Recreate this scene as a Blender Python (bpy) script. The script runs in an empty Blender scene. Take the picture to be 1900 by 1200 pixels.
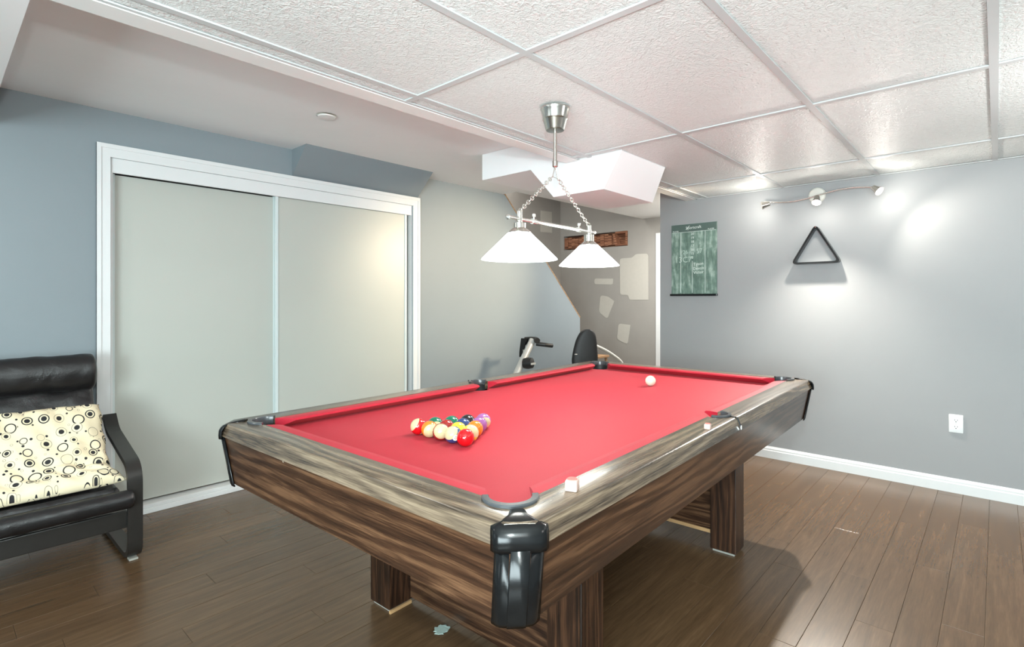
import bpy, bmesh, math, random
from mathutils import Vector, Matrix
random.seed(7)
PI = math.pi
scene = bpy.context.scene
COL = scene.collection

# ------------------------------------------------------------------ camera
YAW = 0.726894
CAM_H = 1.2392
cam_d = bpy.data.cameras.new('camera')
cam_d.sensor_fit = 'HORIZONTAL'
cam_d.sensor_width = 36.0
cam_d.lens = 36.0 * 986.36 / 1900.0
cam_d.shift_x = -(972.63 - 950.0) / 1900.0
cam_d.shift_y = (555.28 - 600.0) / 1900.0
cam_d.clip_start = 0.02
cam = bpy.data.objects.new('camera', cam_d)
COL.objects.link(cam)
cam.location = (0, 0, CAM_H)
cam.rotation_euler = (PI / 2, 0, YAW - PI / 2)
scene.camera = cam

# ------------------------------------------------------------------ world, view, main lights
w = bpy.data.worlds.new('world')
scene.world = w
w.use_nodes = True
w.node_tree.nodes['Background'].inputs[0].default_value = (0.8, 0.86, 1.0, 1)
w.node_tree.nodes['Background'].inputs[1].default_value = 0.05
vs = scene.view_settings
vs.view_transform = 'Standard'
vs.look = 'None'
vs.exposure = 0.64
vs.gamma = 1.0
vs.use_curve_mapping = False
scene.cycles.use_denoising = True
scene.cycles.max_bounces = 10
scene.cycles.diffuse_bounces = 6
scene.cycles.sample_clamp_indirect = 6.0


def light(name, kind, loc, power, color=(1, 1, 1), target=None, size=0.1, size_y=None, spot=None, blend=0.3):
    d = bpy.data.lights.new(name, kind)
    d.energy = power
    d.color = color
    if kind == 'AREA':
        d.shape = 'RECTANGLE' if size_y else 'DISK'
        d.size = size
        if size_y:
            d.size_y = size_y
    else:
        d.shadow_soft_size = size
    if kind == 'SPOT':
        d.spot_size = spot
        d.spot_blend = blend
    o = bpy.data.objects.new(name, d)
    COL.objects.link(o)
    o.location = loc
    if target is not None:
        o.rotation_euler = (Vector(target) - Vector(loc)).to_track_quat('-Z', 'Y').to_euler()
    return o


# unseen area fills added out of view, hall and stair lamps, the flash
light('cool_fill', 'AREA', (-2.25, 2.6, 1.3), 6, (0.80, 0.95, 1.0), (0.9, 2.7, 0.2), 1.2, 1.2)  # unseen cool fill added to lift the floor on the left
light('rear_fill', 'AREA', (-0.55, 2.7, 2.085), 10, (1.0, 0.99, 0.95), (-0.2, 2.7, 0), 0.4)  # fill added out of view to brighten the left floor
light('uplight_fill', 'AREA', (2.7, -0.85, 1.6), 14, (1.0, 0.99, 0.97), (2.9, -0.4, 3.0), 0.3)  # unseen uplight added to brighten the tiles on the right
light('cool_fill', 'AREA', (-2.25, -0.6, 1.2), 165, (0.80, 0.96, 1.0), (3, -0.2, 1.3), 2.2, 1.3)  # large cool fill added behind the camera, no known source
light('rear_fill', 'AREA', (-0.9, -1.1, 2.07), 8, (1.0, 0.98, 0.95), (-0.9, -1.1, 0), 0.6)  # soft fill added behind the camera, as is the next one
light('rear_fill', 'AREA', (1.6, -1.3, 2.07), 8, (1.0, 0.98, 0.95), (1.6, -1.3, 0), 0.6)
light('ceiling_fill', 'AREA', (-0.35, -0.3, 1.45), 14, (0.88, 1.0, 0.98), (0.5, 0.3, 3.0), 0.45)  # upward fill added beside the camera to brighten the ceiling
light('hall_ceiling_lamp', 'AREA', (5.3, 2.46, 2.24), 36, (1.0, 0.96, 0.9), (5.5, 2.6, 0), 0.35)
light('stairwell_lamp', 'AREA', (4.6, 4.3, 3.15), 16, (1.0, 0.95, 0.88), (4.6, 4.3, 0), 0.4)
light('camera_flash', 'SPOT', (-0.03, -0.02, 1.54), 62, (0.86, 1.0, 1.0), (1.8, 1.9, 1.75), 0.035, spot=math.radians(150), blend=0.5)

# ------------------------------------------------------------------ material helpers


class NT:
    def __init__(s, name):
        s.m = bpy.data.materials.new(name)
        s.m.use_nodes = True
        s.t = s.m.node_tree
        s.b = s.t.nodes['Principled BSDF']

    def n(s, typ, **kw):
        nd = s.t.nodes.new(typ)
        for k, v in kw.items():
            if k.startswith('i_'):
                nd.inputs[k[2:].replace('_', ' ')].default_value = v
            else:
                setattr(nd, k, v)
        return nd

    def l(s, a, b):
        s.t.links.new(a, b)

    def math(s, op, a, b=None, clamp=False):
        nd = s.n('ShaderNodeMath', operation=op)
        nd.use_clamp = clamp
        for i, x in enumerate((a, b)):
            if x is None:
                continue
            if isinstance(x, (int, float)):
                nd.inputs[i].default_value = x
            else:
                s.l(x, nd.inputs[i])
        return nd.outputs[0]

    def mix(s, fac, a, b, blend='MIX'):
        nd = s.n('ShaderNodeMix', data_type='RGBA', blend_type=blend)
        for i, x in ((0, fac), (6, a), (7, b)):
            if isinstance(x, (int, float)):
                nd.inputs[i].default_value = x
            elif isinstance(x, tuple):
                nd.inputs[i].default_value = (*x[:3], 1)
            else:
                s.l(x, nd.inputs[i])
        return nd.outputs[2]

    def ramp(s, fac, stops):
        nd = s.n('ShaderNodeValToRGB')
        e = nd.color_ramp.elements
        while len(e) < len(stops):
            e.new(0.5)
        for i, (p, c) in enumerate(stops):
            e[i].position = p
            e[i].color = (*c[:3], 1)
        s.l(fac, nd.inputs[0])
        return nd.outputs[0]

    def coords(s, scale=(1, 1, 1), kind='Object', rand=0.0):
        tc = s.n('ShaderNodeTexCoord')
        v = tc.outputs[kind]
        if rand:
            oi = s.n('ShaderNodeObjectInfo')
            cx = s.n('ShaderNodeCombineXYZ')
            s.l(s.math('MULTIPLY', oi.outputs['Random'], rand), cx.inputs[0])
            s.l(s.math('MULTIPLY', oi.outputs['Random'], rand * 1.7), cx.inputs[1])
            ad = s.n('ShaderNodeVectorMath', operation='ADD')
            s.l(v, ad.inputs[0])
            s.l(cx.outputs[0], ad.inputs[1])
            v = ad.outputs[0]
        mp = s.n('ShaderNodeMapping')
        mp.inputs['Scale'].default_value = scale
        s.l(v, mp.inputs[0])
        return mp.outputs[0]

    def noise(s, vec, scale, detail=3.0, rough=0.55, dist=0.0):
        nd = s.n('ShaderNodeTexNoise')
        nd.inputs['Scale'].default_value = scale
        nd.inputs['Detail'].default_value = detail
        nd.inputs['Roughness'].default_value = rough
        nd.inputs['Distortion'].default_value = dist
        s.l(vec, nd.inputs['Vector'])
        return nd.outputs[0]

    def bump(s, h, strength, dist=0.01):
        nd = s.n('ShaderNodeBump')
        nd.inputs['Strength'].default_value = strength
        nd.inputs['Distance'].default_value = dist
        s.l(h, nd.inputs['Height'])
        s.l(nd.outputs[0], s.b.inputs['Normal'])

    def base(s, c):
        if isinstance(c, tuple):
            s.b.inputs['Base Color'].default_value = (*c[:3], 1)
        else:
            s.l(c, s.b.inputs['Base Color'])

    def set(s, **kw):
        for k, v in kw.items():
            s.b.inputs[k.replace('_', ' ')].default_value = v
        return s


def lin(r, g, b):
    def f(c):
        c /= 255.0
        return c / 12.92 if c <= 0.04045 else ((c + 0.055) / 1.055) ** 2.4
    return (f(r), f(g), f(b))


def plain(name, rgb, rough=0.5, metal=0.0, var=0.04, scale=30.0, bump=0.0, bscale=200.0, spec=0.5):
    t = NT(name)
    c = lin(*rgb)
    v = t.coords()
    n = t.noise(v, scale, 4)
    t.base(t.mix(n, tuple(x * (1 - var) for x in c), tuple(min(1, x * (1 + var)) for x in c)))
    t.set(Roughness=rough, Metallic=metal, Specular_IOR_Level=spec)
    if bump:
        t.bump(t.noise(v, bscale, 3), bump, 0.002)
    return t.m


def emit(name, rgb, strength):
    t = NT(name)
    t.base(rgb)
    t.set(Emission_Color=(*rgb, 1), Emission_Strength=strength, Roughness=0.4)
    return t.m


def wood(name, axis, dark, mid, light_, rough=0.35, freq=1.0, contrast=1.0, rand=0.0, coat=0.0, chips=False):
    """laminate grain running along one local axis: fine cathedral lines over long soft streaks"""
    t = NT(name)
    sc = [1.0, 1.0, 1.0]
    sc['xyz'.index(axis)] = 0.11
    v = t.coords(tuple(x * freq for x in sc), rand=rand)
    sp = t.n('ShaderNodeSeparateXYZ')
    t.l(v, sp.inputs[0])
    others = [k for k in range(3) if 'xyz'[k] != axis]
    across = t.math('ADD', sp.outputs[others[0]], t.math('MULTIPLY', sp.outputs[others[1]], 0.83))
    swirl = t.noise(v, 7.0, 2, 0.45, 0.9)
    broad = t.noise(v, 13.0, 3, 0.55, 0.4)
    ph = t.math('ADD', t.math('MULTIPLY', across, 190.0), t.math('MULTIPLY', swirl, 34.0))
    line = t.math('ADD', t.math('MULTIPLY', t.math('SINE', ph), 0.5), 0.5)
    sc2 = [260.0, 260.0, 260.0]
    sc2['xyz'.index(axis)] = 9.0
    fine = t.noise(t.coords(tuple(sc2), rand=rand), 1.0, 3, 0.6)
    f = t.math('ADD', t.math('MULTIPLY', line, 0.20), t.math('MULTIPLY', fine, 0.62))
    f = t.math('ADD', f, t.math('MULTIPLY', broad, 0.52))
    f = t.math('ADD', t.math('MULTIPLY', t.math('SUBTRACT', f, 0.66), contrast), 0.5, True)
    col = t.ramp(f, [(0.2, lin(*dark)), (0.5, lin(*mid)), (0.82, lin(*light_))])
    if chips:
        vo = t.n('ShaderNodeTexVoronoi', feature='F1')
        vo.inputs['Scale'].default_value = 13.0
        wob = t.n('ShaderNodeVectorMath', operation='ADD')
        t.l(t.coords((1.0, 1.0, 0.55)), wob.inputs[0])
        nz_ = t.n('ShaderNodeTexNoise')
        nz_.inputs['Scale'].default_value = 160.0
        t.l(t.coords(), nz_.inputs['Vector'])
        ws = t.n('ShaderNodeVectorMath', operation='SCALE')
        ws.inputs['Scale'].default_value = 0.014
        t.l(nz_.outputs['Color'], ws.inputs[0])
        t.l(ws.outputs[0], wob.inputs[1])
        t.l(wob.outputs[0], vo.inputs['Vector'])
        sc_ = t.n('ShaderNodeSeparateColor')
        t.l(vo.outputs['Color'], sc_.inputs[0])
        hit = t.math('MULTIPLY', t.math('LESS_THAN', vo.outputs['Distance'], 0.05), t.math('GREATER_THAN', sc_.outputs[0], 0.72))
        col = t.mix(hit, col, lin(196, 186, 168))
    t.base(col)
    t.set(Roughness=rough, Coat_Weight=coat, Coat_Roughness=0.15)
    t.bump(fine, 0.05, 0.001)
    return t.m


M = {}
M['wall'] = plain('wall_paint', (150, 151, 152), 0.55, var=0.02, scale=6, bump=0.06, bscale=260)
M['wall_cool_lit'] = plain('wall_paint_cool_lit', (131, 141, 146), 0.55, var=0.02, scale=6, bump=0.06, bscale=260)  # same wall paint, tinted bluer and darker to carry cool, dim light
M['wall_dark'] = plain('stairwell_paint', (150, 147, 142), 0.6, var=0.07, scale=5, bump=0.05, bscale=200)
M['white_paint'] = plain('white_paint', (226, 226, 224), 0.35, var=0.02, scale=8)
M['ceiling_paint'] = plain('ceiling_paint', (233, 234, 234), 0.7, var=0.015, scale=10, bump=0.05, bscale=300)
M['trim'] = plain('white_trim', (220, 222, 222), 0.3, var=0.02, scale=12)
M['door'] = plain('door_panel', (184, 187, 180), 0.38, var=0.015, scale=5)
M['door_stile'] = plain('door_stile', (205, 216, 216), 0.35, var=0.02, scale=8)
M['tee'] = plain('grid_tee', (190, 193, 193), 0.4, var=0.02)
M['duct'] = plain('duct_board', (236, 237, 238), 0.4, var=0.01, scale=6)
M['black_gap'] = plain('dark_gap', (22, 24, 24), 0.8)
M['plaster'] = plain('plaster', (180, 177, 169), 0.7, var=0.05, scale=25, bump=0.1, bscale=90)
M['raw_wood'] = wood('raw_wood', 'x', (118, 86, 58), (150, 116, 82), (180, 146, 108), 0.6)
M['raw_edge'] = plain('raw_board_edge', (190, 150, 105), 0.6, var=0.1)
M['timber'] = wood('rough_timber', 'y', (70, 40, 26), (128, 82, 58), (170, 122, 92), 0.8, 1.0, 1.5)
M['nickel'] = plain('brushed_nickel', (205, 202, 195), 0.22, 1.0, 0.03)
M['chrome'] = plain('pale_chrome', (228, 226, 220), 0.25, 1.0, 0.02)
M['black_plastic'] = plain('black_plastic', (17, 18, 19), 0.2, 0, 0.15, 40, 0.03, 300, 0.32)
M['ring_plastic'] = plain('ring_plastic', (64, 67, 70), 0.24, 0, 0.1, 40)
M['black_rubber'] = plain('black_rubber', (26, 26, 27), 0.5, 0, 0.1)
M['frame_black'] = plain('black_bentwood', (38, 36, 34), 0.32, 0, 0.2, 30, 0.04, 180)
M['grey_metal'] = plain('grey_metal', (206, 206, 202), 0.35, 0.4, 0.03)
M['white_metal'] = plain('white_metal', (214, 212, 204), 0.4, 0.1, 0.03)
M['outlet'] = plain('outlet_plastic', (238, 240, 240), 0.3, 0, 0.01)
M['chalk'] = plain('cue_chalk_paper', (196, 170, 160), 0.6, 0, 0.12, 160)
M['chalk_top'] = plain('cue_chalk_top', (205, 120, 112), 0.9, 0, 0.2, 160)
M['flake'] = plain('paint_flake', (176, 196, 188), 0.7, 0, 0.15, 90)
M['pale_pad'] = plain('felt_pad', (150, 148, 140), 0.8)
M['bulb'] = emit('bulb_glow', (1.0, 0.97, 0.9), 26.0)
M['pocket_dark'] = plain('pocket_liner', (24, 26, 27), 0.55, 0, 0.1)

# table laminate
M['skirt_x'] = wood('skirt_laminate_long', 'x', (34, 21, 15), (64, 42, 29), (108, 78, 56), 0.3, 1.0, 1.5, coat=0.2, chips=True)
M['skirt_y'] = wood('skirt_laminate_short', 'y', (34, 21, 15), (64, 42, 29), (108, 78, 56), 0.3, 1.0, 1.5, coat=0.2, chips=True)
M['leg_z'] = wood('leg_laminate', 'z', (24, 15, 10), (50, 31, 20), (84, 56, 38), 0.35, 1.3, 1.4)
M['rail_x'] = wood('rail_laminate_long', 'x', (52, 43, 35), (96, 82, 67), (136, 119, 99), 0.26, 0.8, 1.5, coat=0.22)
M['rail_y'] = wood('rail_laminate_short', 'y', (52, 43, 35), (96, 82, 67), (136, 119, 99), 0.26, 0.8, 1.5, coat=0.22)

# baize
t = NT('red_cloth')
v = t.coords()
n = t.noise(v, 3.0, 4)
f = t.noise(v, 900.0, 2)
c = t.mix(n, lin(168, 20, 42), lin(178, 27, 49))
t.base(t.mix(t.math('MULTIPLY', f, 0.2), c, lin(190, 58, 72)))
t.set(Roughness=0.62, Sheen_Weight=0.06, Sheen_Roughness=0.4, Specular_IOR_Level=0.3)
t.b.inputs['Sheen Tint'].default_value = (1, 0.75, 0.72, 1)
t.bump(f, 0.12, 0.001)
M['cloth'] = t.m

# ceiling tile, embossed vinyl face
t = NT('ceiling_tile_vinyl')
v = t.coords(rand=7.0)
n1 = t.noise(v, 42.0, 4, 0.62, 1.6)
n2 = t.noise(v, 130.0, 2, 0.5, 0.5)
h = t.math('ADD', t.math('MULTIPLY', n1, 0.8), t.math('MULTIPLY', n2, 0.35))
t.base(t.mix(n1, lin(212, 215, 213), lin(229, 232, 230)))
t.set(Roughness=0.27, Specular_IOR_Level=0.4)
t.bump(h, 1.0, 0.009)
M['tile'] = t.m

# floor planks
t = NT('floor_laminate')
v = t.coords((0.8, 11, 11), rand=30.0)
g = t.noise(v, 3.0, 6, 0.65, 0.5)
g2 = t.noise(v, 14.0, 4, 0.6)
oi = t.n('ShaderNodeObjectInfo')
f = t.math('ADD', t.math('MULTIPLY', g, 0.6), t.math('MULTIPLY', g2, 0.3))
f = t.math('ADD', f, t.math('MULTIPLY', oi.outputs['Random'], 0.09))
t.base(t.ramp(f, [(0.22, lin(63, 47, 32)), (0.52, lin(92, 70, 49)), (0.82, lin(117, 92, 67))]))
t.set(Roughness=0.27, Specular_IOR_Level=0.5)
t.bump(g2, 0.015, 0.001)
M['floor'] = t.m
M['floor_under'] = plain('joint_worn_glint', (142, 124, 102), 0.6)  # pale tone puts bevel highlights and worn edges into the joint colour

# black leather
t = NT('black_leather')
v = t.coords()
n1 = t.noise(v, 9.0, 3, 0.5, 0.8)
n2 = t.noise(v, 420.0, 2)
t.base(t.mix(n1, lin(18, 18, 19), lin(34, 32, 33)))
t.set(Roughness=0.28, Specular_IOR_Level=0.55)
t.bump(t.math('ADD', n1, t.math('MULTIPLY', n2, 0.12)), 0.5, 0.012)
M['leather'] = t.m


# cream cushion print: circles, rings and dots
def circle_print():
    t = NT('circle_print_fabric')
    tc = t.n('ShaderNodeTexCoord')
    mp = t.n('ShaderNodeMapping')
    mp.inputs['Scale'].default_value = (17.5, 14.5, 1)
    t.l(tc.outputs['UV'], mp.inputs[0])

    def layer(scale, rnd, loc):
        vo = t.n('ShaderNodeTexVoronoi', voronoi_dimensions='2D', feature='F1')
        vo.inputs['Scale'].default_value = scale
        vo.inputs['Randomness'].default_value = rnd
        m2 = t.n('ShaderNodeMapping')
        m2.inputs['Location'].default_value = loc
        t.l(mp.outputs[0], m2.inputs[0])
        t.l(m2.outputs[0], vo.inputs['Vector'])
        sp = t.n('ShaderNodeSeparateColor')
        t.l(vo.outputs['Color'], sp.inputs[0])
        return vo.outputs['Distance'], sp.outputs[0], sp.outputs[1], sp.outputs[2]
    d, r, g, b = layer(1.0, 0.6, (0, 0, 0))
    R = t.math('ADD', t.math('MULTIPLY', r, 0.2), 0.22)
    q = t.math('DIVIDE', d, R)
    disc = t.math('MULTIPLY', t.math('LESS_THAN', q, 0.52), t.math('GREATER_THAN', g, 0.25))
    inner = t.math('SUBTRACT', 0.93, t.math('MULTIPLY', t.math('GREATER_THAN', b, 0.4), 0.15))
    ring = t.math('MULTIPLY', t.math('LESS_THAN', q, 1.0), t.math('GREATER_THAN', q, inner))
    big = t.math('MAXIMUM', disc, ring)
    d2, r2, g2, b2 = layer(1.9, 0.9, (3.3, 1.7, 0))
    R2 = t.math('ADD', t.math('MULTIPLY', r2, 0.07), 0.12)
    q2 = t.math('DIVIDE', d2, R2)
    dot = t.math('LESS_THAN', q2, 1.0)
    dotin = t.math('MULTIPLY', t.math('GREATER_THAN', g2, 0.6), t.math('LESS_THAN', q2, 0.82))
    dot = t.math('SUBTRACT', dot, dotin, True)
    dot = t.math('MULTIPLY', dot, t.math('GREATER_THAN', q, 1.12))
    dot = t.math('MULTIPLY', dot, t.math('GREATER_THAN', b2, 0.35))
    blk = t.math('MAXIMUM', big, dot)
    n = t.noise(tc.outputs['UV'], 9.0, 3)
    cream = t.mix(n, lin(222, 204, 166), lin(230, 220, 194))
    t.base(t.mix(blk, cream, lin(30, 30, 32)))
    t.set(Roughness=0.8)
    t.bump(t.noise(tc.outputs['UV'], 14.0, 4, 0.6, 1.0), 0.35, 0.01)
    return t.m


M['print'] = circle_print()

# chalkboard
t = NT('chalkboard')
v = t.coords()
n1 = t.noise(v, 9.0, 4, 0.6, 0.4)
n2 = t.noise(t.coords((6, 14, 3)), 3.0, 3)
f = t.math('MULTIPLY', n1, n2)
t.base(t.ramp(f, [(0.16, lin(84, 108, 98)), (0.27, lin(112, 136, 124)), (0.4, lin(158, 176, 166))]))
t.set(Roughness=0.6)
M['board'] = t.m
M['board_head'] = plain('board_header', (78, 96, 90), 0.5, var=0.1)
M['chalk_line'] = plain('chalk_line', (214, 224, 218), 0.8)
M['chalk_hand'] = plain('chalk_hand', (176, 194, 184), 0.9, var=0.2, scale=300)

# glass shade lit from inside
t = NT('opal_glass')
t.base((0.95, 0.95, 0.96))
t.set(Roughness=0.2, Emission_Color=(0.88, 1.0, 0.96, 1), Emission_Strength=4.8)
M['opal'] = t.m

# ------------------------------------------------------------------ mesh helpers


class MB:
    def __init__(s):
        s.bm = bmesh.new()

    def face(s, vs):
        try:
            return s.bm.faces.new(vs)
        except ValueError:
            return None

    def box(s, a, b, bevel=0.0):
        x0, y0, z0 = (min(a[i], b[i]) for i in range(3))
        x1, y1, z1 = (max(a[i], b[i]) for i in range(3))
        v = [s.bm.verts.new(p) for p in ((x0, y0, z0), (x1, y0, z0), (x1, y1, z0), (x0, y1, z0), (x0, y0, z1), (x1, y0, z1), (x1, y1, z1), (x0, y1, z1))]
        fs = [s.face([v[i] for i in q]) for q in ((3, 2, 1, 0), (4, 5, 6, 7), (0, 1, 5, 4), (1, 2, 6, 5), (2, 3, 7, 6), (3, 0, 4, 7))]
        if bevel:
            es = list({e for f in fs for e in f.edges})
            bmesh.ops.bevel(s.bm, geom=es, offset=bevel, segments=2, affect='EDGES', profile=0.5)
        return s

    def loft(s, loops, closed=True, caps=True):
        rows = [[s.bm.verts.new(p) for p in L] for L in loops]
        n = len(rows[0])
        for A, B in zip(rows, rows[1:]):
            for i in range(n if closed else n - 1):
                j = (i + 1) % n
                s.face([A[i], A[j], B[j], B[i]])
        if caps and closed:
            s.face(list(reversed(rows[0])))
            s.face(rows[-1])
        return s

    def prism(s, pts, vec, bottom=None):
        """pts polygon (3D), swept by vec (or to an explicit second polygon)"""
        A = [s.bm.verts.new(p) for p in pts]
        B = [s.bm.verts.new(p) for p in (bottom or [tuple(Vector(p) + Vector(vec)) for p in pts])]
        n = len(A)
        for i in range(n):
            j = (i + 1) % n
            s.face([A[i], B[i], B[j], A[j]])
        s.face(A)
        s.face(list(reversed(B)))
        return s

    def tube(s, pts, r, seg=10, caps=True):
        pts = [Vector(p) for p in pts]
        rs = r if isinstance(r, (list, tuple)) else [r] * len(pts)
        up = Vector((0, 0, 1))
        loops = []
        prev = None
        for i, p in enumerate(pts):
            d = (pts[min(i + 1, len(pts) - 1)] - pts[max(i - 1, 0)]).normalized()
            if prev is None:
                a = d.cross(up)
                if a.length < 1e-3:
                    a = d.cross(Vector((1, 0, 0)))
            else:
                a = prev - d * prev.dot(d)
            a.normalize()
            prev = a
            b = d.cross(a)
            loops.append([tuple(p + (a * math.cos(2 * PI * k / seg) + b * math.sin(2 * PI * k / seg)) * rs[i]) for k in range(seg)])
        return s.loft(loops, True, caps)

    def lathe(s, prof, c=(0, 0, 0), seg=32, axis=None, caps=True):
        c = Vector(c)
        R = Matrix.Identity(3)
        if axis is not None:
            R = Vector((0, 0, 1)).rotation_difference(Vector(axis)).to_matrix()
        loops = [[tuple(c + R @ Vector((r * math.cos(2 * PI * k / seg), r * math.sin(2 * PI * k / seg), z))) for k in range(seg)] for r, z in prof]
        return s.loft(loops, True, caps)

    def strip(s, path, half_w, th, wdir=(1, 0, 0)):
        """flat strip swept along a path lying in the plane normal to wdir"""
        wd = Vector(wdir).normalized()
        pts = [Vector(p) for p in path]
        loops = []
        for i, p in enumerate(pts):
            d = (pts[min(i + 1, len(pts) - 1)] - pts[max(i - 1, 0)]).normalized()
            nrm = wd.cross(d).normalized()
            k = 1.0
            if 0 < i < len(pts) - 1:
                d0 = (pts[i] - pts[i - 1]).normalized()
                k = 1 / max(0.5, d0.dot(d))
            a, b = wd * half_w, nrm * th * 0.5 * k
            loops.append([tuple(p - a - b), tuple(p + a - b), tuple(p + a + b), tuple(p - a + b)])
        return s.loft(loops)

    def mesh(s, name, mat, smooth=False, autos=False):
        bmesh.ops.recalc_face_normals(s.bm, faces=s.bm.faces[:])
        me = bpy.data.meshes.new(name)
        s.bm.to_mesh(me)
        s.bm.free()
        for m in (mat if isinstance(mat, list) else [mat]):
            me.materials.append(m)
        if smooth:
            for p in me.polygons:
                p.use_smooth = True
            if autos:
                me.set_sharp_from_angle(angle=math.radians(38))
        return me

    def build(s, name, mat, parent=None, smooth=False, autos=True):
        return link(name, s.mesh(name, mat, smooth, autos), parent)


def link(name, data, parent=None):
    o = bpy.data.objects.new(name, data)
    COL.objects.link(o)
    if parent is not None:
        o.parent = parent
    return o


def tag(o, label, cat, group=None):
    o['label'] = label
    o['category'] = cat
    if group:
        o['group'] = group
    return o


def struct(o, label=None):
    o['kind'] = 'structure'
    if label:
        o['label'] = label
    return o


def thing(name, label, cat, loc=(0, 0, 0), rotz=0.0, group=None):
    o = link(name, None)
    o.empty_display_size = 0.1
    o.location = loc
    o.rotation_euler = (0, 0, rotz)
    return tag(o, label, cat, group)


def arc(c, r, a0, a1, n):
    return [(c[0] + r * math.cos(a0 + (a1 - a0) * i / n), c[1] + r * math.sin(a0 + (a1 - a0) * i / n)) for i in range(n + 1)]


def fillet(pts, rad, n=6):
    """round the corners of a 2D polyline"""
    out = [pts[0]]
    for p0, p1, p2 in zip(pts, pts[1:], pts[2:]):
        a, b, c = Vector(p0), Vector(p1), Vector(p2)
        u, v_ = (a - b), (c - b)
        r = min(rad, u.length * 0.45, v_.length * 0.45)
        A, B = b + u.normalized() * r, b + v_.normalized() * r
        for i in range(n + 1):
            t_ = i / n
            out.append(tuple(A * (1 - t_) ** 2 + b * 2 * t_ * (1 - t_) + B * t_ ** 2))
    out.append(pts[-1])
    return out


def text_mesh(body, size, ext=0.0005):
    cu = bpy.data.curves.new('lettering', 'FONT')
    cu.body = body
    cu.size = size
    cu.align_x = 'CENTER'
    cu.align_y = 'CENTER'
    cu.extrude = ext
    cu.resolution_u = 2
    tmp = bpy.data.objects.new('lettering', cu)
    COL.objects.link(tmp)
    dg = bpy.context.evaluated_depsgraph_get()
    dg.update()
    me = bpy.data.meshes.new_from_object(tmp.evaluated_get(dg))
    bpy.data.objects.remove(tmp)
    bpy.data.curves.remove(cu)
    me.name = 'lettering'
    return me


# ------------------------------------------------------------------ room shell
YW = 3.68      # closet wall
XW = 4.389     # wall with the scoreboard
ZC = 2.286     # drywall ceiling
ZT = 2.097     # dropped tile ceiling
XB, YB = -2.4, -2.2

floor = struct(MB().box((XB, YB, -0.1), (6.3, 4.9, -0.006)).build('floor', M['floor']), 'dark brown laminate plank floor')
MB().box((-0.9, -1.2, -0.006), (6.25, 4.85, -0.004)).build('underlay', M['floor_under'], floor)
rw = 0.1257
rows = []
y = YW
lens = [1.22, 0.92, 0.62, 1.06]
plank_me = {}


def plank_mesh(L):
    k = round(L, 2)
    if k not in plank_me:
        b = MB().box((0, 0, -0.012), (k - 0.0009, rw - 0.0011, 0.0), 0.0008)
        plank_me[k] = b.mesh('plank', M['floor'])
    return plank_me[k]


y0 = YW - 0.0
r_i = 0
offs = [0.0, 0.71, 0.33, 1.02, 0.52, 0.18, 0.86, 0.6]
while y0 > -1.1:
    y0 -= rw
    x = -1.6 + offs[r_i % 8]
    r_i += 1
    while x < XW:
        L = 1.22
        x1 = x + L
        if x1 > XW:
            L = XW - x
            if L < 0.04:
                break
        if x + L > -0.5:
            o = link('plank', plank_mesh(L), floor)
            o.location = (x, y0, random.uniform(-0.0003, 0.0003))
        x += L
# hall floor boards beyond the table, one coarse run
for k in range(11):
    o = link('plank', plank_mesh(1.78), floor)
    o.location = (XW + 0.005, 2.29 + k * rw, 0)

# walls ------------------------------------------------------------
pts = [(XB, 0), (0.68, 0), (0.68, 2.03), (2.72, 2.03), (2.72, 0), (5.13, 0), (5.13, 1.02), (3.845, ZC), (XB, ZC)]
wall_left = struct(MB().prism([(x, YW, z) for x, z in pts], (0, 0.1, 0)).build('wall_left', M['wall_cool_lit']), 'grey wall with the closet and the sloping stair edge')
MB().prism([(1.697, YW - 0.001, 2.1), (1.697, 3.47, ZC), (1.697, YW - 0.001, ZC)], (1.075, 0, 0)).build('stair_bulkhead', M['wall_cool_lit'], wall_left)
# raw edge of the drywall along the stair opening
d = Vector((3.845 - 5.13, 0, ZC - 1.02)).normalized()
n_ = Vector((d.z, 0, -d.x))
p0, p1 = Vector((5.13, YW - 0.002, 1.02)), Vector((3.845, YW - 0.002, ZC))
MB().prism([tuple(p0), tuple(p1), tuple(p1 + n_ * 0.012), tuple(p0 + n_ * 0.012)], (0, 0.106, 0)).build('raw_edge', M['raw_wood'], wall_left)
wall_right = struct(MB().box((XW, YB, 0), (XW + 0.11, 2.265, ZC)).build('wall_right', M['wall']), 'pale grey wall with scoreboard and outlet')
struct(MB().box((XB - 0.1, YB, 0), (XB, YW + 0.1, ZC)).build('wall_back', M['wall']))
struct(MB().box((XB, YB - 0.1, 0), (XW, YB, ZC)).build('wall_front', M['wall']))
struct(MB().box((0.5, 4.3, 0), (2.9, 4.4, ZC)).build('wall_closet', M['wall']))
struct(MB().box((XW + 0.11, 2.165, 0), (6.2, 2.265, 3.0)).build('wall_hall', M['wall_dark']))
struct(MB().box((3.0, 4.8, 0), (6.3, 4.9, 3.3)).build('wall_stair', M['wall_dark']))
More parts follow.
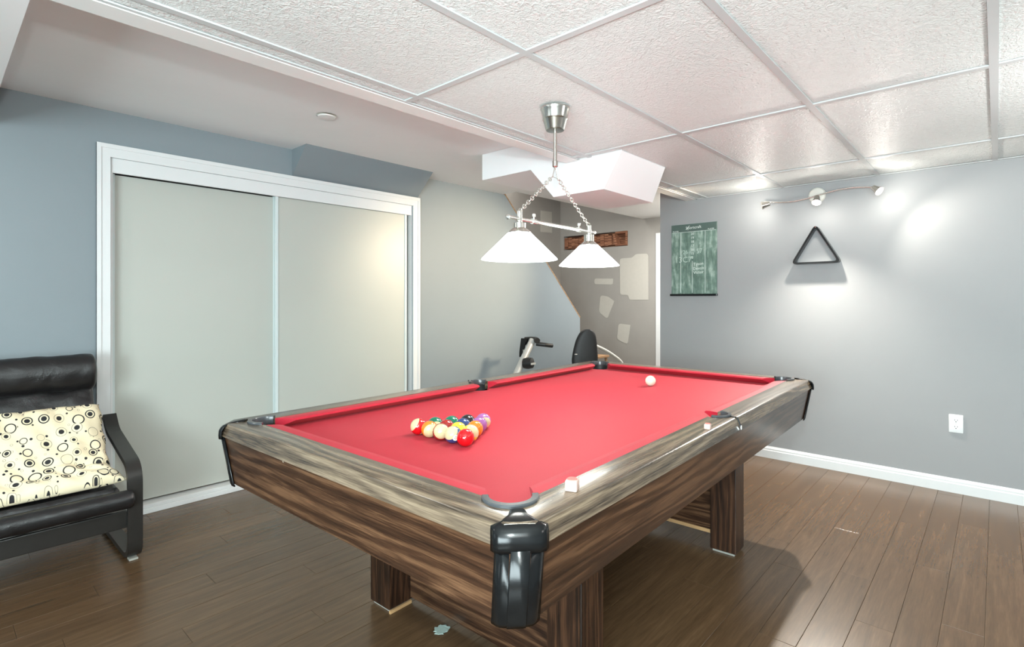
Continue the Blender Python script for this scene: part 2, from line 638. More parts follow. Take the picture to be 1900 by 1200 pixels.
# far wall with a torn opening (y 3.67..4.70, z 1.96..2.15)
hy0, hy1, hz0, hz1 = 3.67, 4.74, 1.955, 2.155
b = MB()
b.box((6.2, 2.265, 0), (6.3, 4.8, hz0))
b.box((6.2, 2.265, hz1), (6.3, 4.8, 3.3))
b.box((6.2, 2.265, hz0), (6.3, hy0, hz1))
b.box((6.2, hy1, hz0), (6.3, 4.8, hz1))
wall_far = struct(b.build('wall_far', M['wall_dark']), 'unfinished hall wall with plaster patches and a torn opening')
b = MB()
b.box((6.295, hy0, hz0), (6.33, hy1, hz1))
b.build('opening_back', M['timber'], wall_far)
b = MB()
nz = 14
top = [(6.262, hy0 + 0.2 + (hy1 - hy0 - 0.2) * i / nz, hz0 + 0.012 + random.uniform(0, 0.02)) for i in range(nz + 1)]
for i in range(nz):
    ya, yb = top[i][1], top[i + 1][1]
    b.box((6.215 + random.uniform(0, 0.02), ya, top[i][2]), (6.295, yb - 0.002, hz1 - 0.012 - random.uniform(0, 0.03)))
b.build('exposed_beam', M['timber'], wall_far)
b = MB()
b.box((6.19, hy0 + 0.004, hz0 + 0.004), (6.295, hy0 + 0.19, hz0 + 0.03))
b.box((6.19, hy0 + 0.004, hz1 - 0.03), (6.295, hy0 + 0.19, hz1 - 0.004))
b.box((6.19, hy0 + 0.004, hz0 + 0.03), (6.295, hy0 + 0.03, hz1 - 0.03))
b.prism([(6.19, hy0 + 0.16, hz0 + 0.03), (6.19, hy0 + 0.19, hz0 + 0.03), (6.19, hy0 + 0.23, hz1 - 0.03), (6.19, hy0 + 0.2, hz1 - 0.03)], (0.1, 0, 0))
b.build('wood_blocking', M['timber'], wall_far)


def patch(y0_, z0_, y1_, z1_, wob, pts=None):
    ps = pts or [(y0_, z0_), ((y0_ + y1_) / 2, z0_ + wob), (y1_, z0_ - wob), (y1_ + wob, (z0_ + z1_) / 2), (y1_, z1_), (y0_ * .4 + y1_ * .6, z1_ + wob), (y0_ - wob, z1_ - wob)]
    ps = fillet(ps + [ps[0]], 0.04, 4)[:-1]
    MB().prism([(6.1965, p[0], p[1]) for p in ps], (0.005, 0, 0)).build('plaster_patch', M['plaster'], wall_far)


patch(0, 0, 0, 0, 0, [(3.367, 1.233), (3.37, 1.832), (3.55, 1.835), (3.60, 1.79), (3.79, 1.79), (3.785, 1.30), (3.66, 1.30), (3.645, 1.233)])
patch(0, 0, 0, 0, 0, [(3.877, 1.215), (3.98, 1.28), (4.10, 1.295), (4.125, 1.06), (4.01, 0.985), (3.98, 0.99)])
patch(0, 0, 0, 0, 0, [(3.63, 0.9), (3.81, 0.915), (3.835, 0.70), (3.67, 0.64)])
patch(0, 0, 0, 0, 0, [(3.9, 1.52), (4.2, 1.53), (4.2, 1.45), (3.9, 1.44)])
ps = [(5.745, 2.49), (5.995, 2.5), (6.0, 2.2), (5.74, 2.19)]
wall_stair = bpy.data.objects['wall_stair']
MB().prism([(p[0], 4.7965, p[1]) for p in ps], (0, 0.005, 0)).build('plaster_patch', M['plaster'], wall_stair)
# ceilings ----------------------------------------------------------
ce = struct(MB().prism([(XB, 2.02, ZC), (6.3, 2.02, ZC), (6.3, 3.445, ZC), (3.815, 3.5, ZC), (3.815, YW + 0.1, ZC), (XB, YW + 0.1, ZC)], (0, 0, 0.06)).build('ceiling', M['ceiling_paint']), 'smooth drywall ceiling over the closet side')
struct(MB().box((3.0, 3.4, 3.2), (6.3, 4.9, 3.3)).build('ceiling', M['wall_dark']), 'ceiling over the stairwell')
struct(MB().box((0.5, YW + 0.1, 2.2), (2.9, 4.4, 2.286)).build('ceiling', M['ceiling_paint']), 'closet ceiling')
struct(MB().box((XB, 2.02, ZT), (0.197, YW, ZC)).build('trim_2', M['ceiling_paint']), 'lower white bulkhead at the left edge of the ceiling')

drop = struct(MB().box((XB, YB, ZC), (XW + 0.11, 2.02, ZC + 0.05)).build('ceiling', M['ceiling_paint']), 'dropped ceiling of white textured tiles in a grid')
xs = [XB] + [0.1688 + 1.22 * k for k in (-2, -1, 0, 1, 2, 3)] + [XW]
ys = [YB] + [0.0086 + 0.61 * k for k in (-3, -2, -1, 0, 1, 2, 3)] + [1.932]
BX0, BX1, BY = 2.664, 3.225, 1.618   # opening for the duct enclosure
tile_cache = {}


def tile(x0, y0_, x1, y1):
    if x1 - x0 < 0.02 or y1 - y0_ < 0.015:
        return
    k = (round(x1 - x0, 3), round(y1 - y0_, 3))
    if k not in tile_cache:
        tile_cache[k] = MB().box((0, 0, 0), (k[0], k[1], 0.014)).mesh('ceiling_tile', M['tile'])
    o = link('ceiling_tile', tile_cache[k], drop)
    o.location = (x0, y0_, ZT + 0.006 + random.uniform(0, 0.001))


for i in range(len(xs) - 1):
    for j in range(len(ys) - 1):
        g = 0.003
        a0, a1, c0, c1 = xs[i] + g, xs[i + 1] - g, ys[j] + g, ys[j + 1] - g
        if a0 < 3 < a1 and c1 > BY:
            if c0 < BY:
                tile(a0, c0, a1, BY)
            tile(a0, max(c0, BY), BX0, c1)
            tile(BX1, max(c0, BY), a1, c1)
        else:
            tile(a0, c0, a1, c1)


def tee(a, b_):
    MB().box((a[0], a[1], ZT), (b_[0], b_[1], ZT + 0.006)).box((a[0] * .5 + b_[0] * .5 - (0.003 if abs(a[0] - b_[0]) < 0.1 else abs(a[0] - b_[0]) / 2), a[1] * .5 + b_[1] * .5 - (0.003 if abs(a[1] - b_[1]) < 0.1 else abs(a[1] - b_[1]) / 2), ZT + 0.006),
                                                             (a[0] * .5 + b_[0] * .5 + (0.003 if abs(a[0] - b_[0]) < 0.1 else abs(a[0] - b_[0]) / 2), a[1] * .5 + b_[1] * .5 + (0.003 if abs(a[1] - b_[1]) < 0.1 else abs(a[1] - b_[1]) / 2), ZT + 0.03)).build('grid_tee', M['tee'], drop)


hw = 0.0135
for yy in ys[1:-1]:
    if yy > BY:
        tee((XB, yy - hw), (BX0, yy + hw))
        tee((BX1, yy - hw), (XW, yy + hw))
    else:
        tee((XB, yy - hw), (XW, yy + hw))
for i, xx in enumerate(xs[1:-1]):
    for j in range(len(ys) - 1):
        a, c = ys[j], ys[j + 1]
        tee((xx - hw, a + hw), (xx + hw, c - hw if j < len(ys) - 2 else c))
# border board of the drop and the wall angle at the far wall
for a, c in ((XB, BX0), (BX1, XW)):
    MB().box((a, 1.93, ZT - 0.004), (c, 2.02, ZC)).build('border_board', M['white_paint'], drop)
    MB().box((a, 1.914, ZT - 0.001), (c, 1.932, ZT + 0.004)).build('wall_angle', M['tee'], drop)
MB().box((XW - 0.02, YB, ZT - 0.001), (XW, 1.93, ZT + 0.004)).build('wall_angle', M['tee'], drop)

# white boxed duct hanging through both ceilings
prof = [(2.783, ZC - 0.001), (2.783, 2.101), (2.32, 2.101), (2.126, 1.895), (1.746, 1.895), (1.622, 2.10), (1.622, ZC - 0.001)]
duct = tag(MB().prism([(2.673, a, c) for a, c in prof], (0, 0, 0), [(3.272 - 0.3 * max(0, c - 1.895), a, c) for a, c in prof]).build('duct_enclosure', M['duct']),
           'white angular boxed duct enclosure hanging below the ceilings', 'duct box')

# closet casing and sliding doors -------------------------------------
cas = struct(link('trim_1', None), 'white casing around the closet opening')


def casing_piece(name, prof, p, q, off):
    """profile (inset from opening, proud of wall) swept from p to q in XZ; off = outward dir for the profile"""


yb = YW - 0.001
MB().prism([(0.616, yb, 0), (0.677, yb, 0), (0.677, yb, 2.027), (0.616, yb, 2.098)], (0, -0.014, 0)).build('casing_board', M['trim'], cas)
MB().prism([(2.787, yb, 0), (2.722, yb, 0), (2.722, yb, 2.027), (2.787, yb, 2.098)], (0, -0.014, 0)).build('casing_board', M['trim'], cas)
MB().prism([(0.616, yb, 2.098), (0.677, yb, 2.027), (2.722, yb, 2.027), (2.787, yb, 2.098)], (0, -0.014, 0)).build('casing_board', M['trim'], cas)
# thicker outer bead of the casing profile
MB().prism([(0.616, yb, 0), (0.636, yb, 0), (0.636, yb, 2.075), (0.616, yb, 2.098)], (0, -0.02, 0)).build('casing_bead', M['trim'], cas)
MB().prism([(2.787, yb, 0), (2.767, yb, 0), (2.767, yb, 2.075), (2.787, yb, 2.098)], (0, -0.02, 0)).build('casing_bead', M['trim'], cas)
MB().prism([(0.616, yb, 2.098), (0.636, yb, 2.075), (2.767, yb, 2.075), (2.787, yb, 2.098)], (0, -0.02, 0)).build('casing_bead', M['trim'], cas)
MB().box((0.682, YW + 0.002, 1.945), (2.718, YW + 0.016, 2.028), 0.003).build('track_fascia', M['trim'], cas)
b = MB().box((0.681, YW - 0.012, 0.0), (2.719, YW + 0.02, 0.03), 0.003)
b.box((0.681, YW - 0.004, 0.03), (2.719, YW + 0.09, 0.052), 0.003)
b.build('bottom_track', M['trim'], cas)
b = MB().box((0.681, YW + 0.004, 0), (0.69, YW + 0.099, 2.028)).box((2.711, YW + 0.004, 0), (2.719, YW + 0.099, 2.028))
b.build('jamb', M['trim'], cas)


def sliding_door(n, x0, x1, yf, label):
    dd = struct(MB().box((x0 + 0.02, yf + 0.003, 0.064), (x1 - 0.02, yf + 0.02, 1.945)).build('door_%d' % n, M['door']), label)
    for a in (x0, x1 - 0.02):
        MB().box((a, yf - 0.004, 0.062), (a + 0.02, yf + 0.024, 1.952), 0.003).build('stile', M['door_stile'], dd)
    return dd


sliding_door(1, 0.69, 1.612, YW + 0.058, 'left sliding closet door, flat white panel')
sliding_door(2, 1.592, 2.678, YW + 0.022, 'right sliding closet door, flat cream panel in front of the left one')

# baseboards ------------------------------------------------------------


def baseboard(name, p, q, nrm, label):
    """moulded board along p->q, proud in direction nrm"""
    prof_ = [(0, 0), (0.014, 0), (0.014, 0.058), (0.011, 0.064), (0.011, 0.074), (0.006, 0.084), (0.004, 0.09), (0, 0.09)]
    A = [(p[0] + nrm[0] * a, p[1] + nrm[1] * a, z) for a, z in prof_]
    B = [(q[0] + nrm[0] * a, q[1] + nrm[1] * a, z) for a, z in prof_]
    return struct(MB().prism(A, (0, 0, 0), B).build(name, M['trim']), label)


baseboard('baseboard_right', (XW - 0.001, YB), (XW - 0.001, 2.265), (-1, 0), 'white moulded baseboard under the scoreboard wall')
baseboard('baseboard_left', (XB, YW - 0.001), (0.615, YW - 0.001), (0, -1), 'white baseboard left of the closet')
baseboard('baseboard_stair', (2.79, YW - 0.001), (5.13, YW - 0.001), (0, -1), 'white baseboard right of the closet')

# hall door: casing and slab seen at the far end
hd = struct(link('door_3', None), 'white door casing at the end of the hall')
b = MB().box((6.183, 3.19, 0), (6.199, 3.255, 2.085), 0.003).box((6.183, 2.33, 2.02), (6.199, 3.19, 2.085), 0.003).box((6.183, 2.27, 0), (6.199, 2.33, 2.085), 0.003)
b.build('casing', M['trim'], hd)
MB().box((6.188, 2.33, 0.01), (6.199, 3.19, 2.02)).build('door_slab', M['trim'], hd)
MB().lathe([(0.012, 0), (0.012, 0.03), (0.026, 0.035), (0.028, 0.05), (0.018, 0.06)], (6.188, 3.12, 1.0), 16, (-1, 0, 0)).build('door_knob', M['nickel'], hd, True)

# ------------------------------------------------------------------ pool table
TH = 0.036
table = thing('pool_table', 'large wood laminate pool table with red cloth and black corner castings', 'pool table', (1.976, 1.429, 0), TH)
ZR, ZL, ZB, ZS = 0.800, 0.757, 0.762, 0.588
UO, VO = 1.249, 0.707       # top outer edge
UL, VL = 1.262, 0.720       # lip bottom edge
UI, VI = 1.169, 0.617       # wood / cloth line
UN, VN = 1.118, 0.560       # cushion nose
PC = (1.138, 0.583)         # corner pocket centre
PR = 0.0600
SC, SR = 0.628, 0.0540      # side pocket centre (v), radius
CH = 0.045                  # corner cut of the rails


def T(u, v, z):
    """table frame to world"""
    c_, s_ = math.cos(TH), math.sin(TH)
    return Vector((1.976 + u * c_ - v * s_, 1.429 + u * s_ + v * c_, z))


# short rails
for su in (-1, 1):
    top = []
    half = []
    mu, mv = UO - CH / 2, VO - CH / 2
    a0 = math.atan2(mv - PC[1], mu - PC[0])
    a1 = math.atan2(-math.sqrt(PR ** 2 - (UI - PC[0]) ** 2), UI - PC[0])
    arcp = arc(PC, PR, a0, a1, 10)
    right = [(UO, VO - CH), (mu, mv)] + arcp          # from outer edge to inner line, +v end
    poly = right + [(p[0], -p[1]) for p in reversed(right)]

    def lvl(z, grow):
        return [(su * (p[0] + (grow if p[0] >= mu - 1e-6 else 0)), p[1], z) for p in poly]
    E_ = UL - UO
    MB().loft([lvl(ZR, -0.007), lvl(ZR - 0.0015, -0.002), lvl(ZR - 0.006, 0.0015), lvl(ZL, E_)]).build('short_rail', M['rail_y'], table, True)
# long rails, two per side
for sv in (-1, 1):
    for su in (-1, 1):
        mu, mv = UO - CH / 2, VO - CH / 2
        a0 = math.atan2(mv - PC[1], mu - PC[0])
        a1 = PI - math.asin((VI - PC[1]) / PR)
        arcp = arc(PC, PR, a0, a1, 10)
        side0 = math.atan2(math.sqrt(SR ** 2 - 0.0008 ** 2), 0.0008)
        aI = math.atan2(VI - SC, math.sqrt(SR ** 2 - (VI - SC) ** 2))
        arcs = arc((0, SC), SR, aI, PI / 2 - 0.015, 9)
        poly = [(UO - CH, VO), (mu, mv)] + arcp + arcs + [(0.0008, VO)]
        def lvl(z, grow):
            return [(su * p[0], sv * (p[1] + (grow if p[1] >= mv - 1e-6 else 0)), z) for p in poly]
        E_ = VL - VO
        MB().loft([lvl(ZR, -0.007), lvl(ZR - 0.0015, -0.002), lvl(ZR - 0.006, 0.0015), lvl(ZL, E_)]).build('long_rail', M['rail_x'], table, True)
# skirt boards
for s in (-1, 1):
    a = [(s * (UL - 0.008), v, z) for v, z in ((-(VL - 0.03), ZL), (VL - 0.03, ZL), (VL - 0.08, ZS), (-(VL - 0.08), ZS))]
    a = [(s * (UL - 0.008), -(VL - 0.035), ZL), (s * (UL - 0.008), VL - 0.035, ZL), (s * 1.232, 0.650, ZS), (s * 1.232, -0.650, ZS)]
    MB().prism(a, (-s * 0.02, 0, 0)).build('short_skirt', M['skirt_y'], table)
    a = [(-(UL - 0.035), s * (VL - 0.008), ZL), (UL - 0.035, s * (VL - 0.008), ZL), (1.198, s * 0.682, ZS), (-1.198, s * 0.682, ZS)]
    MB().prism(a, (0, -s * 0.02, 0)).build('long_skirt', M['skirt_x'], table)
MB().box((-1.2, -0.65, ZS + 0.012), (1.2, 0.65, ZS + 0.03)).build('bottom_panel', M['pocket_dark'], table)

# bed with pocket notches
HR = 0.054
bed = []
for (su, sv) in ((1, 1), (-1, 1), (-1, -1), (1, -1)):
    pts_ = []
    a_c = math.atan2(sv, su)
    c_ = (su * PC[0], sv * PC[1])
    # inside arc facing the table centre
    A = arc(c_, HR, a_c + PI - 1.75, a_c + PI + 1.75, 12)
    if su * sv > 0:
        A = A[::-1]
    else:
        A = A[::-1]
    bed.append((su, sv, A))
poly = []
Bu, Bv = UI + 0.004, VI + 0.004
# go round counter-clockwise starting at +u,+v corner
for k, (su, sv, A) in enumerate(bed):
    poly += A
    if k == 0:
        poly += arc((0, SC), HR - 0.004, -0.25, -PI + 0.25, 10)
    if k == 2:
        poly += arc((0, -SC), HR - 0.004, PI - 0.25, 0.25, 10)
MB().prism([(p[0], p[1], ZB) for p in poly], (0, 0, -0.03)).build('bed', M['cloth'], table)

# cushions


def cushion(pb0, pb1, pn0, pn1):
    """back line pb, nose line pn (2D)"""
    L = []
    for f_ in (0.0, 1.0):
        pb = Vector(pb0).lerp(Vector(pb1), f_)
        pn = Vector(pn0).lerp(Vector(pn1), f_)
        q = pn.lerp(pb, 0.12)
        m_ = pn.lerp(pb, 0.45)
        k_ = pn.lerp(pb, 0.9)
        L.append([(pb.x, pb.y, ZR - 0.002), (m_.x, m_.y, ZR - 0.001), (q.x, q.y, ZR - 0.003), (pn.x, pn.y, ZR - 0.008), (pn.x, pn.y, ZR - 0.0105), (k_.x, k_.y, ZB + 0.0005), (pb.x, pb.y, ZB + 0.0005)])
    MB().loft(L).build('cushion', M['cloth'], table)


eps = 0.0005
for su in (-1, 1):
    cushion((su * (UI - eps), -0.538), (su * (UI - eps), 0.538), (su * UN, -0.487), (su * UN, 0.487))
for sv in (-1, 1):
    for su in (-1, 1):
        cushion((su * 1.093, sv * (VI - eps)), (su * 0.053, sv * (VI - eps)), (su * 1.043, sv * VN), (su * 0.066, sv * VN))

# pockets: iron ring, liner


def ring(c_, r0, r1, adir, half, n=20):
    b_ = MB()
    L = []
    for i in range(n + 1):
        a = adir - half + 2 * half * i / n
        ca, sa = math.cos(a), math.sin(a)
        k = 0.004 * (1 if 0 < i < n else 0)
        L.append([(c_[0] + r0 * ca, c_[1] + r0 * sa, ZR - 0.02), (c_[0] + r1 * ca, c_[1] + r1 * sa, ZR + 0.0005), (c_[0] + r1 * ca, c_[1] + r1 * sa, ZR + 0.005),
                  (c_[0] + (r1 - 0.002) * ca, c_[1] + (r1 - 0.002) * sa, ZR + 0.0075), (c_[0] + (r0 + 0.0015) * ca, c_[1] + (r0 + 0.0015) * sa, ZR + 0.0075), (c_[0] + r0 * ca, c_[1] + r0 * sa, ZR + 0.004)])
    b_.loft(L)
    return b_


def liner(c_, r, adir):
    b_ = MB()
    L = []
    for z, rr in ((ZR - 0.003, r), (0.70, r * 0.98), (0.65, r * 0.8), (0.645, 0.004)):
        L.append([(c_[0] + rr * math.cos(a), c_[1] + rr * math.sin(a), z) for a in [adir - 1.45 + 2.9 * i / 16 for i in range(17)]])
    b_.loft(L, False, False)
    # lower cup all the way round below the bed
    L = [[(c_[0] + rr * math.cos(2 * PI * i / 24), c_[1] + rr * math.sin(2 * PI * i / 24), z) for i in range(24)] for z, rr in ((0.731, r), (0.66, r * 0.85), (0.64, r * 0.5))]
    b_.loft(L, True, False)
    return b_


for su in (-1, 1):
    for sv in (-1, 1):
        ad = math.atan2(sv, su)
        c_ = (su * PC[0], sv * PC[1])
        rg = ring(c_, 0.0475, 0.0645, ad, 1.66).build('pocket_ring', M['ring_plastic'], table, True)
        liner(c_, 0.0535, ad).build('pocket_liner', M['pocket_dark'], table, True)
for sv in (-1, 1):
    c_ = (0, sv * SC)
    ring(c_, 0.044, 0.0570, sv * PI / 2, 1.5).build('pocket_ring', M['ring_plastic'], table, True)
    liner(c_, 0.0495, sv * PI / 2).build('pocket_liner', M['pocket_dark'], table, True)
    # seam clip over the joint of the two long rails
    b = MB()
    b.strip([(0, sv * 0.684, ZR + 0.001), (0, sv * (VO + 0.0015), ZR + 0.001), (0, sv * (VL + 0.002), ZL + 0.012)], 0.003, 0.003)
    b.build('seam_clip', M['black_plastic'], table)
    b = MB()
    b.strip([(0, sv * (VL + 0.003), ZL + 0.016), (0, sv * (VL + 0.0035), ZL + 0.002)], 0.003, 0.004)
    b.build('clip_end', M['chrome'], table)

# corner castings
for su in (-1, 1):
    for sv in (-1, 1):
        W = Vector((su, sv, 0)).normalized()
        Tn = Vector((-sv, su, 0)).normalized() * (su * sv)

        def P(t_, w_, z, cu=UL, cv=VL):
            q = Vector((su * cu, sv * cv, z)) + Tn * t_ + W * w_
            return tuple(q)

        def lp(s1, s2, o, z, cu=UL, cv=VL):
            m_ = (s1 * 2 + s2) / 3
            return [P(-s2, -s2 + o * 0.7, z, cu, cv), P(-m_ * 1.02, -m_ + o, z, cu, cv), P(-s1 * 0.86, -s1 * 0.97 + o, z, cu, cv), P(-0.012, -s1 * 0.955 + o, z, cu, cv), P(0.012, -s1 * 0.955 + o, z, cu, cv),
                    P(s1 * 0.86, -s1 * 0.97 + o, z, cu, cv), P(m_ * 1.02, -m_ + o, z, cu, cv), P(s2, -s2 + o * 0.7, z, cu, cv)]
        b = MB()
        loops = [lp(0.046, 0.058, 0.013, ZL - 0.008), lp(0.046, 0.058, 0.0145, ZL + 0.004), lp(0.0455, 0.058, 0.0125, ZL + 0.020), lp(0.0445, 0.058, 0.006, ZR - 0.013), lp(0.043, 0.057, -0.002, ZR - 0.006)]
        loops.append([P(x, w_, z) for x, w_, z in ((-0.040, -0.064, ZR - 0.002), (-0.036, -0.063, ZR), (-0.029, -0.062, ZR + 0.001), (-0.009, -0.061, ZR + 0.002), (0.009, -0.061, ZR + 0.002), (0.029, -0.062, ZR + 0.001), (0.036, -0.063, ZR), (0.040, -0.064, ZR - 0.002))])
        loops.append([P(x, w_, z) for x, w_, z in ((-0.021, -0.088, ZR), (-0.019, -0.088, ZR + 0.003), (-0.015, -0.087, ZR + 0.0045), (-0.005, -0.087, ZR + 0.005), (0.005, -0.087, ZR + 0.005), (0.015, -0.087, ZR + 0.0045), (0.019, -0.088, ZR + 0.003), (0.021, -0.088, ZR))])
        loops.append([P(x, w_, z) for x, w_, z in ((-0.0175, -0.108, ZR), (-0.016, -0.108, ZR + 0.003), (-0.012, -0.109, ZR + 0.005), (-0.004, -0.109, ZR + 0.0055), (0.004, -0.109, ZR + 0.0055), (0.012, -0.109, ZR + 0.005), (0.016, -0.108, ZR + 0.003), (0.0175, -0.108, ZR))])
        b.loft(loops, False, False)
        o = b.build('corner_cap', M['black_plastic'], table, True)
        md = o.modifiers.new('thickness', 'SOLIDIFY')
        md.thickness = 0.003
        md.offset = -1
        b = MB()
        du, dv = UL - 0.008, VL - 0.008

        def lc(z, k, grow=0.0):
            cu, cv = du + (1.232 - du) * k, dv + (0.682 - dv) * k
            s1, s2, o_ = 0.036, 0.050, 0.008 + grow
            base = [(-s2, -s2 + o_), (-s1 - 0.004, -s1 - 0.002 + o_), (-s1 + 0.002, -s1 + o_ + 0.003), (-0.0205, -s1 + o_ + 0.006), (-0.0185, -s1 + o_ + 0.0095), (0.0185, -s1 + o_ + 0.0095), (0.0205, -s1 + o_ + 0.006), (s1 - 0.002, -s1 + o_ + 0.003), (s1 + 0.004, -s1 - 0.002 + o_), (s2, -s2 + o_)]
            return [P(x, w_, z, cu, cv) for x, w_ in base]
        b.loft([lc(ZL - 0.004, 0.0), lc(ZS + 0.002, 0.92), lc(ZS - 0.007, 0.97, -0.003)], False, False)
        o = b.build('corner_casting', M['black_plastic'], table, True)
        md = o.modifiers.new('thickness', 'SOLIDIFY')
        md.thickness = 0.004
        md.offset = -1

# base: four legs, end panels with raw lower edges
for su in (-1, 1):
    for sv in (-1, 1):
        u0, u1 = (0.585, 0.705) if su > 0 else (-0.75, -0.63)
        lg = MB().box((u0, sv * 0.39, 0.012), (u1, sv * 0.515, ZS + 0.012), 0.003).build('leg', M['leg_z'], table)
        MB().box((u0 + 0.01, sv * 0.40, 0.0), (u1 - 0.01, sv * 0.505, 0.012)).build('leg_pad', M['pale_pad'], lg)
    uc = 0.672 if su > 0 else -0.636
    z0 = 0.07 if su > 0 else 0.022
    pn = MB().box((uc - 0.009, -0.3895, z0), (uc + 0.009, 0.3895, ZS + 0.012)).build('end_panel', M['skirt_y'], table)
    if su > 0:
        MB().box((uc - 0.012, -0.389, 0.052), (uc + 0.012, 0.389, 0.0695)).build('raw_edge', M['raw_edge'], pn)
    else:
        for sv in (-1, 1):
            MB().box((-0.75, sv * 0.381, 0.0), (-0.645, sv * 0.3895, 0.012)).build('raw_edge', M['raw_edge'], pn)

# ------------------------------------------------------------------ balls
BR = 0.0286
PAL = {'red': (200, 16, 24), 'orange': (226, 120, 34), 'green': (18, 104, 78), 'blue': (44, 62, 112), 'yellow': (226, 196, 60), 'purple': (150, 90, 150), 'maroon': (150, 40, 36), 'black': (24, 24, 28), 'cream': (226, 220, 198)}
CREAM = (198, 184, 142)
ball_me = {}


def ball_mat(col, stripe):
    k = (col, stripe)
    if k in ball_me:
        return ball_me[k]
    t = NT('%s_ball' % col)
    if stripe:
        tc = t.n('ShaderNodeTexCoord')
        sx = t.n('ShaderNodeSeparateXYZ')
        t.l(tc.outputs['Object'], sx.inputs[0])
        f_ = t.math('LESS_THAN', t.math('ABSOLUTE', sx.outputs[2]), BR * 0.5)
        t.base(t.mix(f_, lin(*CREAM), lin(*PAL[col])))
    else:
        v_ = t.coords()
        t.base(t.mix(t.noise(v_, 60, 2), tuple(x * 0.95 for x in lin(*(PAL.get(col) or CREAM))), lin(*(PAL.get(col) or CREAM))))
    t.set(Roughness=0.08, Coat_Weight=0.5, Coat_Roughness=0.05)
    ball_me[k] = t.m
    return t.m


def sphere_mesh(mat):
    b_ = bmesh.new()
    bmesh.ops.create_uvsphere(b_, u_segments=32, v_segments=20, radius=BR)
    me = bpy.data.meshes.new('billiard_ball')
    b_.to_mesh(me)
    b_.free()
    me.materials.append(mat)
    for p in me.polygons:
        p.use_smooth = True
    return me


M['ball_white'] = plain('ball_white', (240, 234, 214), 0.15)
spot_me = None


def put_ball(u, v_, col, stripe, axis, label, num=None, group='billiard balls racked in a triangle'):
    m_ = ball_mat(col, stripe)
    me = bpy.data.meshes.get('ballmesh_%s_%d' % (col, stripe))
    if me is None:
        me = sphere_mesh(m_)
        me.name = 'ballmesh_%s_%d' % (col, stripe)
    o = link('billiard_ball' if col != 'cream' or stripe else 'cue_ball', me)
    o.location = T(u, v_, ZB + BR + 0.0002)
    # the stripe axis is given towards (right, up, camera)
    tw = (Vector((0, 0, CAM_H)) - o.location).normalized()
    ri = Vector((0, 0, 1)).cross(tw).normalized()
    upv = tw.cross(ri)
    o.rotation_euler = (ri * axis[0] + upv * axis[1] + tw * axis[2]).to_track_quat('Z', 'Y').to_euler()
    tag(o, label, 'ball', group)
    if num:
        # printed number in its white circle, on the side turned to the camera
        dirn = (Vector((0, 0, CAM_H)) - o.location).normalized()
        dirn = (dirn + Vector((0.24, -0.26, -0.42))).normalized()
        inv = o.rotation_euler.to_matrix().inverted()
        dl = inv @ dirn
        L = []
        for ang in (0.0001, 0.18, 0.36):
            L.append([(BR * 1.006 * math.sin(ang) * math.cos(2 * PI * i / 20), BR * 1.006 * math.sin(ang) * math.sin(2 * PI * i / 20), BR * 1.006 * math.cos(ang)) for i in range(20)])
        R_ = dl.to_track_quat('Z', 'Y').to_matrix()
        L = [[tuple(R_ @ Vector(p)) for p in r] for r in L]
        sp = MB().loft(L, True, False).build('number_spot', M['ball_white'], o, True)
        me2 = text_mesh(num, 0.0125, 0.0002)
        me2.materials.clear()
        me2.materials.append(M['black_rubber'])
        q = (R_.to_4x4() @ Matrix.Translation((0, 0, BR * 1.012)))
        me2.transform(q)
        link('number', me2, sp)
    return o


rows_ = [
    # near row, left to right
    [('red', 1, (-0.8, 0.5, 0.3), 'red striped ball at the left corner of the racked triangle'),
     ('orange', 1, (0.25, -0.42, 0.85), 'cream ball with orange stripe on top, second from left in the near row'),
     ('maroon', 1, (0.05, 0.12, 1.0), 'plain cream looking ball at the middle of the near row'),
     ('blue', 1, (-0.45, 0.42, 0.75), 'white ball with blue stripe and number circle in the near row'),
     ('red', 0, (0, 0, 1), 'solid red ball at the near right corner of the triangle')],
    [('green', 1, (0.15, -0.55, 0.8), 'green striped ball at the left of the second row'),
     ('maroon', 0, (0, 0, 1), 'reddish brown ball behind the plain cream ball'),
     ('yellow', 0, (0, 0, 1), 'solid yellow ball behind the number circle ball'),
     ('yellow', 1, (0.6, 0.5, 0.62), 'yellow striped ball right behind the solid red ball')],
    [('green', 0, (0, 0, 1), 'solid green ball at the left of the third row'),
     ('blue', 0, (0, 0, 1), 'solid dark blue ball in the middle of the third row'),
     ('orange', 0, (0, 0, 1), 'solid orange ball on the right edge of the triangle, third row')],
    [('black', 0, (0, 0, 1), 'black ball left of the apex ball in the triangle'),
     ('purple', 0, (0, 0, 1), 'solid purple ball on the right edge just before the apex')],
    [('purple', 1, (0.2, -0.5, 0.8), 'purple striped ball at the far apex of the triangle')],
]
sp_ = 0.0592
for r, row in enumerate(rows_):
    for k, (col, st, rot, lab) in enumerate(row):
        v_ = 0.129 - (k + r * 0.5) * sp_ - 0.003
        u = -0.818 + r * sp_ * 0.868
        put_ball(u, v_, col, st, rot, lab, '10' if 'number circle' in lab and r == 0 else None)
put_ball(0.674, -0.027, 'cream', 0, (0, 0, 0), 'white cue ball alone at the far end of the red cloth', group='cue ball')
bpy.data.objects['cue_ball'].pop('group', None) if 'group' in bpy.data.objects['cue_ball'] else None

